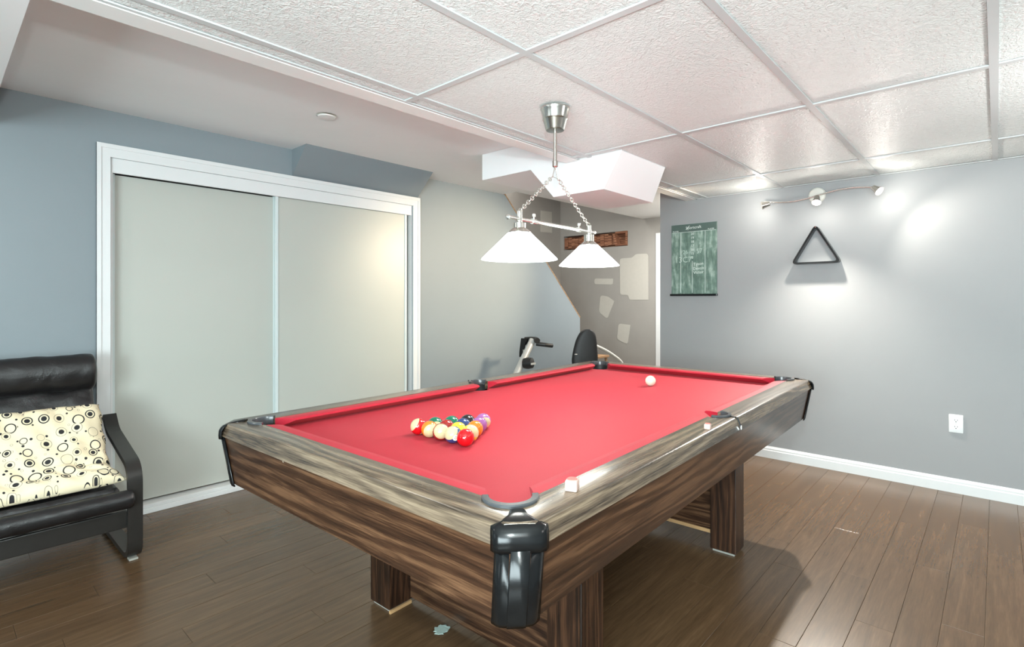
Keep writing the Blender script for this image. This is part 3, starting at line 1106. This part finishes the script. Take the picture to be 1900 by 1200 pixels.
# chalk cubes on the long rail
for (u, v_, rz, sz, lab) in ((-1.012, -0.662, 0.35, 0.0285, 'pale pink chalk cube on the rail near the closest corner pocket'), (-0.243, -0.689, 0.1, 0.021, 'white chalk cube with pink top on the rail beside the side pocket')):
    t_ = thing('chalk_cube', lab, 'chalk', T(u, v_, ZR), TH + rz)
    h_ = sz / 2
    MB().box((-h_, -h_, 0), (h_, h_, sz * 0.9), 0.0035).build('paper_wrap', M['chalk'], t_, True)
    L = [[(rr * h_ * math.cos(2 * PI * i / 16), rr * h_ * math.sin(2 * PI * i / 16), z) for i in range(16)] for rr, z in ((0.86, sz * 0.9), (0.8, sz * 0.96), (0.45, sz * 0.93), (0.02, sz * 0.915))]
    MB().loft(L, True, True).build('chalk_face', M['chalk_top'], t_, True)

# ------------------------------------------------------------------ pendant lamp
pc = Vector((1.874, 1.481, ZT))
pend = thing('pendant_lamp', 'two shade billiard pendant lamp with white glass cones on chains', 'lamp', pc)
pc0 = pc.copy()


def rel(p):
    return tuple(Vector(p) - pc0)


MB().lathe([(0.060, 0), (0.067, -0.003), (0.067, -0.008), (0.0635, -0.014), (0.055, -0.05), (0.058, -0.052), (0.054, -0.058), (0.043, -0.096), (0.040, -0.101), (0.012, -0.103)], (0, 0, 0), 40).build('canopy', M['nickel'], pend, True)
MB().lathe([(0.0085, -0.1), (0.0085, -0.235), (0.0125, -0.238), (0.0125, -0.262), (0.008, -0.266)], (0, 0, 0), 16).build('rod', M['nickel'], pend, True)
lampA = Vector((1.557, 1.410, 0))
lampB = Vector((2.211, 1.531, 0))
zA, zB = 1.556, 1.578
bar_dir = (Vector((lampB.x, lampB.y, zB)) - Vector((lampA.x, lampA.y, zA))).normalized()
A_ = Vector((lampA.x, lampA.y, zA + 0.001))
B_ = Vector((lampB.x, lampB.y, zB + 0.001))
MB().tube([rel(A_ - bar_dir * 0.078), rel(B_ + bar_dir * 0.062)], 0.0075, 12).build('bar', M['chrome'], pend, True)
for p, dd in ((A_ - bar_dir * 0.082, -1), (B_ + bar_dir * 0.066, 1)):
    MB().lathe([(0.004, -0.006), (0.010, -0.004), (0.010, 0.004), (0.004, 0.006)], rel(p), 14, bar_dir).build('bar_finial', M['chrome'], pend, True)
for f_ in (0.17, 0.82):
    p = A_.lerp(B_, f_)
    b = MB().lathe([(0.003, 0), (0.003, 0.018), (0.008, 0.02), (0.008, 0.03), (0.004, 0.033)], rel(p), 12)
    b.tube([rel(p - bar_dir * 0.014), rel(p + bar_dir * 0.014)], 0.0115, 12)
    b.build('set_screw', M['chrome'], pend, True)
# triangle link and chains
apex = Vector((1.874, 1.481, 1.835))
l0 = apex + bar_dir * -0.026 + Vector((0, 0, -0.05))
l1 = apex + bar_dir * 0.026 + Vector((0, 0, -0.05))
MB().tube([rel(p) for p in (apex, l0, l1, apex)], 0.0022, 8).build('triangle_link', M['chrome'], pend, True)
link_me = None


def link_mesh():
    b_ = MB()
    n = 14
    path = []
    for i in range(n):
        a = 2 * PI * i / n
        x_ = 0.0075 * math.cos(a)
        z_ = 0.0125 * math.sin(a)
        path.append((x_, 0, z_))
    loops = []
    for i, p in enumerate(path):
        a = 2 * PI * i / n
        nn = Vector((math.cos(a) / 1.0, 0, math.sin(a) * 0.7)).normalized()
        loops.append([tuple(Vector(p) + nn * 0.0021 * math.cos(2 * PI * k / 6) + Vector((0, 1, 0)) * 0.0021 * math.sin(2 * PI * k / 6)) for k in range(6)])
    loops.append(loops[0])
    b_.loft(loops, True, False)
    bmesh.ops.remove_doubles(b_.bm, verts=b_.bm.verts[:], dist=1e-6)
    return b_.mesh('chain_link', M['chrome'], True)


link_me = link_mesh()
for p0, p1 in ((l0, Vector((lampA.x, lampA.y, zA + 0.03))), (l1, Vector((lampB.x, lampB.y, zB + 0.03)))):
    d_ = p1 - p0
    nl = int(d_.length / 0.0195)
    for i in range(nl):
        o = link('chain_link', link_me, pend)
        q = d_.to_track_quat('Z', 'Y')
        o.rotation_mode = 'QUATERNION'
        from mathutils import Quaternion
        o.rotation_quaternion = q @ Quaternion((0, 0, 1), (PI / 2) * (i % 2) + 0.5)
        o.location = rel(p0 + d_ * ((i + 0.5) / nl))
for base, zt, zs, zr, tilt in ((lampA, zA, 1.503, 1.395, 0.03), (lampB, zB, 1.512, 1.407, 0.0)):
    c_ = rel((base.x, base.y, 0))
    ax = Vector((tilt, -tilt, 1)).normalized()
    hz = zr - pc.z
    org = (c_[0], c_[1], 0)
    z_ = lambda a: a - pc.z
    MB().lathe([(0.005, z_(zt + 0.035)), (0.011, z_(zt + 0.03)), (0.011, z_(zt - 0.012)), (0.0255, z_(zt - 0.016)), (0.0255, z_(zs + 0.018)), (0.047, z_(zs + 0.001)), (0.047, z_(zs - 0.003)), (0.02, z_(zs - 0.003))], org, 32).build('socket_cap', M['nickel'], pend, True)
    R0, R1 = 0.046, 0.149
    sh = MB().lathe([(R0, z_(zs - 0.001)), (R1, z_(zr + 0.005)), (R1 + 0.0015, z_(zr + 0.001)), (R1 - 0.002, z_(zr)), (R1 - 0.004, z_(zr + 0.003)), (R0 - 0.004, z_(zs - 0.004))], org, 56, None, False).build('shade', M['opal'], pend, True)
    MB().lathe([(0.012, z_(zs - 0.004)), (0.014, z_(zs - 0.03)), (0.026, z_(zs - 0.055)), (0.028, z_(zs - 0.07)), (0.018, z_(zs - 0.092)), (0.003, z_(zs - 0.098))], org, 20).build('bulb', M['bulb'], pend, True)
    light('pendant_bulb', 'POINT', (base.x, base.y, zs - 0.105), 2.4, (1.0, 0.96, 0.86), None, 0.03)

# ------------------------------------------------------------------ track light on the scoreboard wall
tr = thing('track_light', 'wavy wall spotlight bar with three lit heads above the triangle rack', 'lamp', (XW, 1.0, 2.008))


def tl(x, y_, z):
    return (x - XW, y_ - 1.0, z - 2.008)


MB().lathe([(0.058, 0), (0.058, -0.012), (0.05, -0.02), (0.01, -0.024)], tl(XW - 0.0005, 0.995, 2.008), 36, (1, 0, 0)).build('wall_plate', M['white_metal'], tr, True)
n = 26
wave = []
for i in range(n + 1):
    f_ = i / n
    y_ = 1.355 - f_ * 0.72
    wave.append(tl(XW - 0.06, y_, 2.0 + 0.022 * math.sin(-f_ * 2 * PI + 0.2) + 0.012 * (f_ - 0.5)))
MB().tube(wave, 0.0055, 10).build('wavy_bar', M['chrome'], tr, True)
heads = [((1.285, 1.955), (3.32, 3.68, 1.42), 215), ((0.955, 1.962), (3.30, 0.93, 0.35), 150), ((0.612, 1.982), (3.70, -0.5, 1.0), 11)]
for (hy, hz), tg, pw in heads:
    p = Vector((XW - 0.185, hy, hz))
    d_ = (Vector(tg) - p).normalized()
    q = p + d_ * 0.02
    prof_ = [(0.008, -0.035), (0.016, -0.03), (0.022, 0.0), (0.030, 0.022), (0.031, 0.026), (0.028, 0.024), (0.012, 0.0)]
    h_ = MB().lathe(prof_, tl(*q), 24, d_, False).build('lamp_head', M['nickel'], tr, True)
    MB().lathe([(0.010, 0.0), (0.0245, 0.016), (0.022, 0.021), (0.003, 0.023)], tl(*q), 20, d_).build('lamp_bulb', M['bulb'], h_, True)
    MB().tube([tl(XW - 0.06, hy * 1.03, hz + 0.012), tl(XW - 0.11, hy * 1.015, hz + 0.022), tl(*(p + Vector((0.01, 0, 0.016)))), tl(*(p - d_ * 0.012))], 0.0045, 8).build('swivel', M['nickel'], tr, True)
    lp_ = q + d_ * 0.04
    wide = 54 if hy > 1.2 else (126 if pw > 100 else 140)
    light('track_bulb', 'POINT', tuple(lp_), 2.2, (1.0, 0.96, 0.88), None, 0.022)
    light('track_spot', 'SPOT', tuple(lp_), pw, (1.0, 0.82, 0.58) if hy > 1.2 else (1.0, 0.94, 0.84), tuple(lp_ + d_), 0.13 if hy > 1.2 else 0.02, spot=math.radians(wide), blend=0.9 if hy > 1.2 else (0.8 if pw > 100 else 0.5))

# ------------------------------------------------------------------ scoreboard
sb = thing('scoreboard', 'green chalk dart scoreboard with printed columns and black ledge on grey wall', 'scoreboard', (XW, 1.9475, 1.285))
bw, bh = 0.405, 0.605


def sbp(a, h_, dpt):
    """a: 0..1 left to right as seen, h: 0..1 bottom to top"""
    return (-dpt, bw / 2 - a * bw, h_ * bh)


MB().box((-0.012, -bw / 2, 0), (-0.0008, bw / 2, bh), 0.002).build('board', M['board'], sb)
MB().box((-0.0128, -bw / 2 + 0.001, bh * 0.893), (-0.012, bw / 2 - 0.001, bh - 0.001)).build('header', M['board_head'], sb)
MB().box((-0.032, -bw / 2 - 0.006, -0.016), (-0.0008, bw / 2 + 0.006, 0.002), 0.003).build('ledge', M['black_plastic'], sb)
b = MB()
for a in (0.215, 0.475, 0.755):
    lo = 0.02
    hi = 0.885 if a != 0.475 else 0.47
    p, q = sbp(a, lo, 0.0126), sbp(a, hi, 0.0126)
    b.box((p[0], p[1] - 0.0018, p[2]), (-0.0119, p[1] + 0.0018, q[2]))
p, q = sbp(0.02, 0.885, 0.0126), sbp(0.98, 0.889, 0.0126)
b.box((p[0], q[1], p[2]), (-0.0119, p[1], q[2]))
b.build('column_line', M['chalk_line'], sb)


def board_text(body, size, a, h_, mat, name, dp=0.0131, rot=0.0, parent=sb):
    me = text_mesh(body, size, 0.0002)
    me.materials.clear()
    me.materials.append(mat)
    # text plane: x -> -Y world, y -> +Z, normal -> -X
    Mx = Matrix(((0, 0, -1, 0), (-1, 0, 0, 0), (0, 1, 0, 0), (0, 0, 0, 1)))
    me.transform(Matrix.Translation(sbp(a, h_, dp)) @ Mx @ Matrix.Rotation(rot, 4, 'Z'))
    return link(name, me, parent)


board_text('Sportcraft', 0.034, 0.5, 0.945, M['chalk_line'], 'printed_title', 0.0131, 0.02)
MB().prism([sbp(0.33, 0.925, 0.0131), sbp(0.345, 0.92, 0.0131), sbp(0.42, 0.975, 0.0131), sbp(0.405, 0.975, 0.0131), sbp(0.345, 0.936, 0.0131)], (0.0006, 0, 0)).build('printed_swoosh', M['chalk_line'], sb)
board_text('PLAYER', 0.016, 0.1, 0.905, M['chalk_line'], 'printed_word')
board_text('PLAYER', 0.016, 0.88, 0.905, M['chalk_line'], 'printed_word')
for i, s_ in enumerate(('20', '19', '18', '17', '16', '15', 'B')):
    board_text(s_, 0.03, 0.475, 0.855 - i * 0.056, M['chalk_line'], 'printed_number', 0.0126)
board_text('n', 0.032, 0.64, 0.715, M['chalk_hand'], 'chalk_writing', 0.0123)
board_text('57', 0.055, 0.63, 0.605, M['chalk_hand'], 'chalk_writing', 0.0123, 0.1)
board_text('26', 0.05, 0.32, 0.6, M['chalk_hand'], 'chalk_writing', 0.0123, 0.05)
board_text('13C7', 0.07, 0.27, 0.49, M['chalk_hand'], 'chalk_writing', 0.0123, 0.0)
board_text('Tyson', 0.036, 0.61, 0.425, M['chalk_line'], 'chalk_writing', 0.0123, 0.08)
board_text('Devon', 0.036, 0.61, 0.362, M['chalk_line'], 'chalk_writing', 0.0123, 0.06)
board_text('Victor', 0.036, 0.61, 0.306, M['chalk_line'], 'chalk_writing', 0.0123, 0.06)

# ------------------------------------------------------------------ triangle rack on the wall
rk = thing('ball_rack', 'black triangular ball rack hanging on the grey wall', 'rack', (XW, 0.995, 1.51))
outer = [(0.168, -0.008), (-0.168, -0.008), (0.0, 0.285)]


def tri(sc, rad):
    cx, cz = 0.0, 0.088
    pts_ = [((p[0] - cx) * sc + cx, (p[1] - cz) * sc + cz) for p in outer]
    # closed fillet
    out = []
    for i in range(3):
        a, b_, c_ = Vector(pts_[i - 1]), Vector(pts_[i]), Vector(pts_[(i + 1) % 3])
        A = b_ + (a - b_).normalized() * rad
        B = b_ + (c_ - b_).normalized() * rad
        for k in range(7):
            f_ = k / 6
            out.append(tuple(A * (1 - f_) ** 2 + b_ * 2 * f_ * (1 - f_) + B * f_ ** 2))
    return out


o1, o2 = tri(1.0, 0.045), tri(0.86, 0.03)
loops = []
for x_, s_ in ((-0.003, 0), (-0.056, 0)):
    pass
b = MB()
A0 = [b.bm.verts.new((-0.004, y_, z_)) for y_, z_ in o1]
A1 = [b.bm.verts.new((-0.058, y_, z_)) for y_, z_ in o1]
I0 = [b.bm.verts.new((-0.004, y_, z_)) for y_, z_ in o2]
I1 = [b.bm.verts.new((-0.058, y_, z_)) for y_, z_ in o2]
n = len(o1)
for i in range(n):
    j = (i + 1) % n
    b.face([A0[i], A0[j], A1[j], A1[i]])
    b.face([I0[i], I1[i], I1[j], I0[j]])
    b.face([A1[i], A1[j], I1[j], I1[i]])
    b.face([A0[i], I0[i], I0[j], A0[j]])
b.build('rack_frame', M['black_plastic'], rk, True)
MB().tube([(-0.0005, 0, 0.257), (-0.064, 0, 0.257), (-0.066, 0, 0.266)], 0.003, 8).build('hook', M['nickel'], rk, True)

# ------------------------------------------------------------------ outlet
ol = thing('power_outlet', 'white double power outlet low on the grey wall', 'outlet', (XW, 0.196, 0.385))
MB().box((-0.006, -0.036, 0), (-0.0005, 0.036, 0.115), 0.0025).build('cover_plate', M['outlet'], ol, True)
for z in (0.036, 0.078):
    rc = MB().box((-0.0085, -0.017, z - 0.014), (-0.006, 0.017, z + 0.014), 0.001).build('receptacle', M['outlet'], ol)
    b = MB()
    b.box((-0.0089, -0.008, z - 0.001), (-0.0084, -0.0055, z + 0.008))
    b.box((-0.0089, 0.0055, z - 0.001), (-0.0084, 0.008, z + 0.008))
    b.box((-0.0089, -0.0025, z - 0.010), (-0.0084, 0.0025, z - 0.005))
    b.build('slot', M['black_gap'], rc)
MB().lathe([(0.003, 0), (0.003, 0.0012)], (-0.006, 0, 0.057), 10, (-1, 0, 0)).build('screw', M['grey_metal'], ol)

# ------------------------------------------------------------------ round cover on the drywall ceiling
cp = thing('ceiling_cover', 'small round white cover plate on the smooth ceiling above the closet', 'cover plate', (1.513, 2.85, ZC))
MB().lathe([(0.056, -0.001), (0.056, -0.004), (0.052, -0.007)], (0, 0, 0), 32).build('rim', M['nickel'], cp, True)
MB().lathe([(0.049, -0.007), (0.046, -0.013), (0.01, -0.015)], (0, 0, 0), 32).build('disc', M['white_paint'], cp, True)

# ------------------------------------------------------------------ armchair
ch = thing('armchair', 'black leather lounge armchair with bent black wood frame beside the closet', 'armchair', (0.33, 3.3, 0))


def cp_(x, y_, z):
    return (x - 0.33, y_ - 3.3, z)


for sx, xc in ((1, 0.655), (-1, 0.005)):
    path = fillet([(3.60, 0.021), (3.045, 0.021), (3.045, 0.445), (3.50, 0.545), (3.575, 0.615)], 0.085, 8)
    fr = MB().strip([cp_(xc, a, z) for a, z in path], 0.029, 0.024).build('side_frame', M['frame_black'], ch, True)
    for yy in (3.085, 3.55):
        MB().box(cp_(xc - 0.018, yy - 0.02, 0.0), cp_(xc + 0.018, yy + 0.02, 0.0095), 0.002).build('glide', M['pale_pad'], fr)
    # back and seat support rail
    path = fillet([(3.07, 0.262), (3.40, 0.235), (3.56, 0.60), (3.645, 0.93)], 0.12, 8)
    xr = xc - sx * 0.10
    MB().strip([cp_(xr, a, z) for a, z in path], 0.02, 0.022).build('seat_rail', M['frame_black'], ch, True)
MB().box(cp_(0.03, 3.055, 0.166), cp_(0.628, 3.077, 0.248), 0.004).build('front_crossbar', M['frame_black'], ch)
MB().box(cp_(0.03, 3.52, 0.19), cp_(0.628, 3.54, 0.25), 0.004).build('rear_crossbar', M['frame_black'], ch)


def soft(path, x0, x1, th, nx=22, wr=0.006, freq=20, seed=0, er=0.02):
    """cushion slab: path is (y,z,thickness) list; rounded edges at both x ends"""
    rnd = random.Random(seed)
    pts_ = [Vector((0, p[0], p[1])) for p in path]
    ths = [p[2] for p in path]
    nor = []
    for i in range(len(pts_)):
        d_ = (pts_[min(i + 1, len(pts_) - 1)] - pts_[max(i - 1, 0)]).normalized()
        nor.append(Vector((0, -d_.z, d_.y)))
    ph = [rnd.uniform(0, 6) for _ in range(6)]
    loops = []
    for k in range(nx + 1):
        f_ = k / nx
        x_ = x0 + (x1 - x0) * (0.5 - 0.5 * math.cos(PI * f_))
        e = min(1.0, max(1e-3, min(x_ - x0, x1 - x_) / er))
        g_ = math.sqrt(1 - (1 - e) ** 2)
        F, Bk = [], []
        for i, p in enumerate(pts_):
            wv_ = wr * (math.sin(freq * x_ + ph[0] + i * 0.9) * math.sin(0.6 * i + ph[1] + 9 * x_) + 0.6 * math.sin(freq * 2.1 * x_ - i * 1.3 + ph[2]))
            hh = ths[i] * (0.12 + 0.88 * g_)
            F.append(cp_(x_, *(p + nor[i] * (hh + wv_ * g_)).yz))
            Bk.append(cp_(x_, *(p - nor[i] * hh * 0.6).yz))
        loops.append(F + Bk[::-1])
    b_ = MB().loft(loops)
    return b_


def interp(keys, n):
    out = []
    for i in range(n + 1):
        f_ = i / n * (len(keys) - 1)
        a = min(int(f_), len(keys) - 2)
        q = f_ - a
        p0 = keys[max(a - 1, 0)]
        p1, p2 = keys[a], keys[a + 1]
        p3 = keys[min(a + 2, len(keys) - 1)]
        out.append(tuple(0.5 * ((2 * p1[c]) + (-p0[c] + p2[c]) * q + (2 * p0[c] - 5 * p1[c] + 4 * p2[c] - p3[c]) * q * q + (-p0[c] + 3 * p1[c] - 3 * p2[c] + p3[c]) * q ** 3) for c in range(len(p1))))
    return out


# backrest cushion (path runs from the seat up, normal points to the sitter)
back = interp([(3.40, 0.30, 0.03), (3.45, 0.42, 0.045), (3.50, 0.58, 0.05), (3.545, 0.72, 0.05), (3.575, 0.80, 0.03)], 22)
soft(back, 0.045, 0.582, 0, wr=0.005, freq=16, seed=3).build('back_cushion', M['leather'], ch, True, False)
seat = interp([(3.42, 0.29, 0.03), (3.30, 0.295, 0.045), (3.15, 0.315, 0.045), (3.08, 0.32, 0.04)], 14)
soft([(p[0], p[1], p[2]) for p in seat[::-1]], 0.045, 0.605, 0, wr=0.003, freq=14, seed=4).build('seat_cushion', M['leather'], ch, True, False)


def roll(yc, zc, ry, rz, x0, x1, seed, name, wr, slope=0.0):
    rnd = random.Random(seed)
    ph = [rnd.uniform(0, 6) for _ in range(5)]
    loops = []
    nx, ns = 44, 28
    for k in range(nx + 1):
        f_ = k / nx
        x_ = x0 + (x1 - x0) * (0.5 - 0.5 * math.cos(PI * f_))
        e = min(1.0, min(x_ - x0, x1 - x_) / 0.022)
        g_ = 0.35 + 0.65 * math.sqrt(max(0, 1 - (1 - e) ** 2))
        L = []
        for s_ in range(ns):
            a = 2 * PI * s_ / ns
            wv_ = 1 + wr * (math.sin(34 * x_ + 2 * math.cos(a + ph[0]) + ph[1]) * (0.5 + 0.5 * math.sin(a * 2 + ph[2])) + 0.5 * math.sin(71 * x_ + 3 * a + ph[3]))
            L.append(cp_(x_, yc + ry * g_ * wv_ * math.cos(a), zc + slope * (x_ - x1) + rz * g_ * wv_ * math.sin(a)))
        loops.append(L)
    MB().loft(loops).build(name, M['leather'], ch, True, False)


roll(3.525, 0.865, 0.058, 0.092, 0.05, 0.590, 11, 'head_roll', 0.022)
roll(3.025, 0.309, 0.042, 0.043, 0.03, 0.648, 12, 'front_roll', 0.012)

# ------------------------------------------------------------------ printed cushion on the chair


def pillow():
    keys = [(3.42, 0.705), (3.362, 0.63), (3.295, 0.54), (3.225, 0.46), (3.155, 0.405), (3.08, 0.386)]
    n, nx = 40, 44
    P_ = interp(keys, n)
    pts_ = [Vector((0, p[0], p[1])) for p in P_]
    bm = bmesh.new()
    uvl = bm.loops.layers.uv.new('UVMap')
    s_acc = [0.0]
    for i in range(n):
        s_acc.append(s_acc[-1] + (pts_[i + 1] - pts_[i]).length)
    rnd = random.Random(5)
    ph = [rnd.uniform(0, 6) for _ in range(8)]
    grid = {}
    for side in (1, -1):
        for i in range(n + 1):
            d_ = (pts_[min(i + 1, n)] - pts_[max(i - 1, 0)]).normalized()
            nr = Vector((0, d_.z, -d_.y))     # to the front / up
            v_ = 2 * i / n - 1
            x1 = 0.586 + (0.0 if v_ < 0.25 else 0.055 * ((v_ - 0.25) / 0.75) ** 1.2)
            x0 = 0.06
            for k in range(nx + 1):
                u_ = 2 * k / nx - 1
                x_ = x0 + (x1 - x0) * (u_ + 1) / 2
                ed = max(0.0, 1 - u_ ** 6) ** 0.5 * max(0.0, 1 - v_ ** 6) ** 0.5
                th = 0.055 * ed
                wr_ = 0.006 * ed * (math.sin(9 * u_ + 5 * v_ + ph[0]) + 0.7 * math.sin(17 * u_ - 9 * v_ + ph[1]))
                crease = -0.022 * math.exp(-((v_ - 0.22 - 0.12 * u_) / 0.05) ** 2) * max(0, min(1, (u_ - 0.1) / 0.5)) * ed
                off = nr * ((th + wr_ + crease) if side > 0 else -th * 0.45)
                edge = abs(u_) > 0.999 or abs(v_) > 0.999
                if edge and side < 0:
                    grid[side, i, k] = grid[1, i, k]
                    continue
                q = Vector((x_ + 0.004 * math.sin(14 * v_ + ph[2]) * (abs(u_) ** 4), 0, 0)) + pts_[i] + off + Vector((0, 0, 0.006 * math.sin(7 * u_ + ph[3]) * (1 if i == 0 else 0)))
                grid[side, i, k] = bm.verts.new(q)
        for i in range(n):
            for k in range(nx):
                q = [(i, k), (i, k + 1), (i + 1, k + 1), (i + 1, k)]
                vs_ = [grid[side, a, c] for a, c in q]
                if side < 0:
                    vs_ = vs_[::-1]
                    q = q[::-1]
                try:
                    f_ = bm.faces.new(vs_)
                except ValueError:
                    continue
                for lp_, (a, c) in zip(f_.loops, q):
                    lp_[uvl].uv = (grid[side, a, c].co.x, 1 - s_acc[a] + (0.5 if side < 0 else 0))
    bmesh.ops.recalc_face_normals(bm, faces=bm.faces[:])
    me = bpy.data.meshes.new('throw_pillow')
    bm.to_mesh(me)
    bm.free()
    me.materials.append(M['print'])
    for p in me.polygons:
        p.use_smooth = True
    return tag(link('throw_pillow', me), 'cream cushion printed with black circles leaning in the armchair', 'cushion')


pillow()

# ------------------------------------------------------------------ recumbent exercise bike behind the table
bk = thing('exercise_bike', 'recumbent exercise bike half hidden behind the far table corner', 'exercise bike', (4.0, 3.2, 0))


def bp(x, y_, z):
    return (x - 4.0, y_ - 3.2, z)


MB().tube([bp(3.25, 3.2, 0.16), bp(3.50, 3.2, 0.585), bp(3.715, 3.2, 0.865)], 0.031, 16).build('console_post', M['grey_metal'], bk, True)
MB().tube([bp(3.18, 3.2, 0.09), bp(3.6, 3.2, 0.12), bp(4.2, 3.2, 0.24), bp(4.75, 3.2, 0.30)], 0.04, 14).build('main_beam', M['grey_metal'], bk, True)
for x_ in (3.16, 4.78):
    MB().tube([bp(x_, 2.95, 0.045), bp(x_, 3.45, 0.045)], 0.035, 14).build('floor_foot', M['black_rubber'], bk, True)
MB().tube([bp(4.76, 3.2, 0.04), bp(4.74, 3.2, 0.3)], 0.03, 12).build('rear_upright', M['grey_metal'], bk, True)
# console, clamp, grips
b = MB()
b.loft([[bp(3.625, 3.2 + s_, z) for s_, z in ((0.035, 0.71), (0.085, 0.71), (0.085, 0.75), (0.035, 0.75))],
        [bp(3.655, 3.2 + s_, z) for s_, z in ((0.035, 0.82), (0.09, 0.82), (0.09, 0.88), (0.035, 0.88))],
        [bp(3.70, 3.2 + s_, z) for s_, z in ((0.035, 0.845), (0.08, 0.845), (0.08, 0.88), (0.035, 0.88))]])
b.build('console', M['black_plastic'], bk, True)
MB().box(bp(3.62, 3.23, 0.75), bp(3.645, 3.2355, 0.78)).build('console_screen', M['grey_metal'], bk)
MB().tube([bp(3.70, 3.13, 0.862), bp(3.725, 3.17, 0.868), bp(3.725, 3.23, 0.868), bp(3.70, 3.28, 0.862)], 0.027, 12).build('post_clamp', M['black_rubber'], bk, True)
for s_ in (-1, 1):
    MB().tube([bp(3.72, 3.2 + s_ * 0.04, 0.832), bp(3.76, 3.2 + s_ * 0.11, 0.824), bp(3.84, 3.2 + s_ * 0.13, 0.812)], 0.019, 12).build('hand_grip', M['black_rubber'], bk, True)
kn = MB().lathe([(0.02, -0.05), (0.046, -0.04), (0.052, 0), (0.046, 0.04), (0.02, 0.05)], bp(3.585, 3.14, 0.668), 18, (0.3, -1, 0.1)).build('tension_knob', M['black_rubber'], bk, True)
MB().box(bp(3.56, 3.082, 0.658), bp(3.62, 3.095, 0.675)).build('knob_grip', M['grey_metal'], kn)
MB().lathe([(0.05, -0.06), (0.2, -0.055), (0.21, 0.0), (0.2, 0.055), (0.05, 0.06)], bp(3.45, 3.2, 0.32), 32, (0, 1, 0)).build('flywheel_cover', M['grey_metal'], bk, True)
for s_ in (-1, 1):
    b = MB().tube([bp(3.45, 3.2 + s_ * 0.06, 0.32), bp(3.45, 3.2 + s_ * 0.1, 0.32), bp(3.45 + s_ * 0.12, 3.2 + s_ * 0.1, 0.34)], 0.012, 8)
    b.box(bp(3.41 + s_ * 0.12, 3.2 + s_ * 0.11, 0.325), bp(3.49 + s_ * 0.12, 3.2 + s_ * 0.21, 0.355), 0.005)
    b.build('pedal', M['black_rubber'], bk)
# seat back pad: rounded shield, turned to the console
L = []
c0 = Vector((4.52, 3.18, 0.0))
fdir = Vector((-0.72, -0.69, 0.0)).normalized()
sdir = Vector((-fdir.y, fdir.x, 0))
if sdir.x < 0:
    sdir = -sdir
prof_ = [(0.50, 0.085, 0.03), (0.53, 0.115, 0.0), (0.60, 0.136, 0.0), (0.70, 0.128, 0.006), (0.80, 0.112, 0.016), (0.87, 0.090, 0.026), (0.91, 0.062, 0.032), (0.927, 0.028, 0.036)]
for z, hw_, sh in interp(prof_, 24):
    ring_ = []
    for k in range(24):
        a = 2 * PI * k / 24
        cx_, sn = math.cos(a), math.sin(a)
        ex = hw_ * (abs(cx_) ** 0.7) * (1 if cx_ > 0 else -1)
        ey = 0.035 * (abs(sn) ** 0.8) * (1 if sn > 0 else -1)
        p = c0 + sdir * (ex + sh) + fdir * (ey - 0.10 * (z - 0.5)) + Vector((0, 0, z))
        ring_.append(bp(*p))
    L.append(ring_)
MB().loft(L).build('backrest_pad', M['black_rubber'], bk, True)
p = c0 + sdir * -0.10 + fdir * 0.024 + Vector((0, 0, 0.675))
MB().box(bp(p.x - 0.014, p.y - 0.012, p.z - 0.004), bp(p.x + 0.014, p.y + 0.004, p.z + 0.004)).build('pad_tag', M['white_metal'], bk)
b = MB()
b.box(bp(4.30, 3.02, 0.36), bp(4.66, 3.38, 0.42), 0.02)
b.build('seat_pad', M['black_rubber'], bk)
MB().tube([bp(4.60, 3.25, 0.44), bp(4.70, 3.28, 0.72)], 0.02, 10).build('backrest_support', M['grey_metal'], bk, True)
MB().tube([bp(*q) for q in interp([(4.60, 3.24, 0.765), (4.72, 3.22, 0.755), (4.90, 3.2, 0.695), (5.06, 3.18, 0.62), (5.20, 3.16, 0.53), (5.27, 3.15, 0.40), (5.2, 3.15, 0.33), (4.8, 3.19, 0.28)], 30)], 0.017, 12).build('rear_handlebar', M['white_metal'], bk, True)

# pale wooden stool beside the bike
st = thing('wooden_stool', 'pale wooden stool top just visible behind the far corner pocket', 'stool', (5.09, 3.46, 0))
MB().box((-0.13, -0.13, 0.575), (0.13, 0.13, 0.60), 0.005).build('seat', M['raw_wood'], st)
for sx in (-1, 1):
    for sy in (-1, 1):
        MB().tube([(sx * 0.10, sy * 0.10, 0.575), (sx * 0.12, sy * 0.12, 0.0)], 0.016, 8).build('leg', M['raw_wood'], st, True)

# ------------------------------------------------------------------ scrap on the floor
rnd = random.Random(3)
pts = [((0.026 + rnd.uniform(-0.010, 0.010)) * math.cos(2 * PI * i / 26) * 1.1, (0.026 + rnd.uniform(-0.007, 0.008)) * math.sin(2 * PI * i / 26)) for i in range(26)]
o = MB().prism([(x_, y_, 0.0005 + rnd.uniform(0, 0.0012)) for x_, y_ in pts], (0, 0, 0.0018)).build('paint_flake', M['flake'])
o.location = (1.286, 1.556, 0)
tag(o, 'small ragged pale paint flake lying on the floor beside the table leg', 'flake')
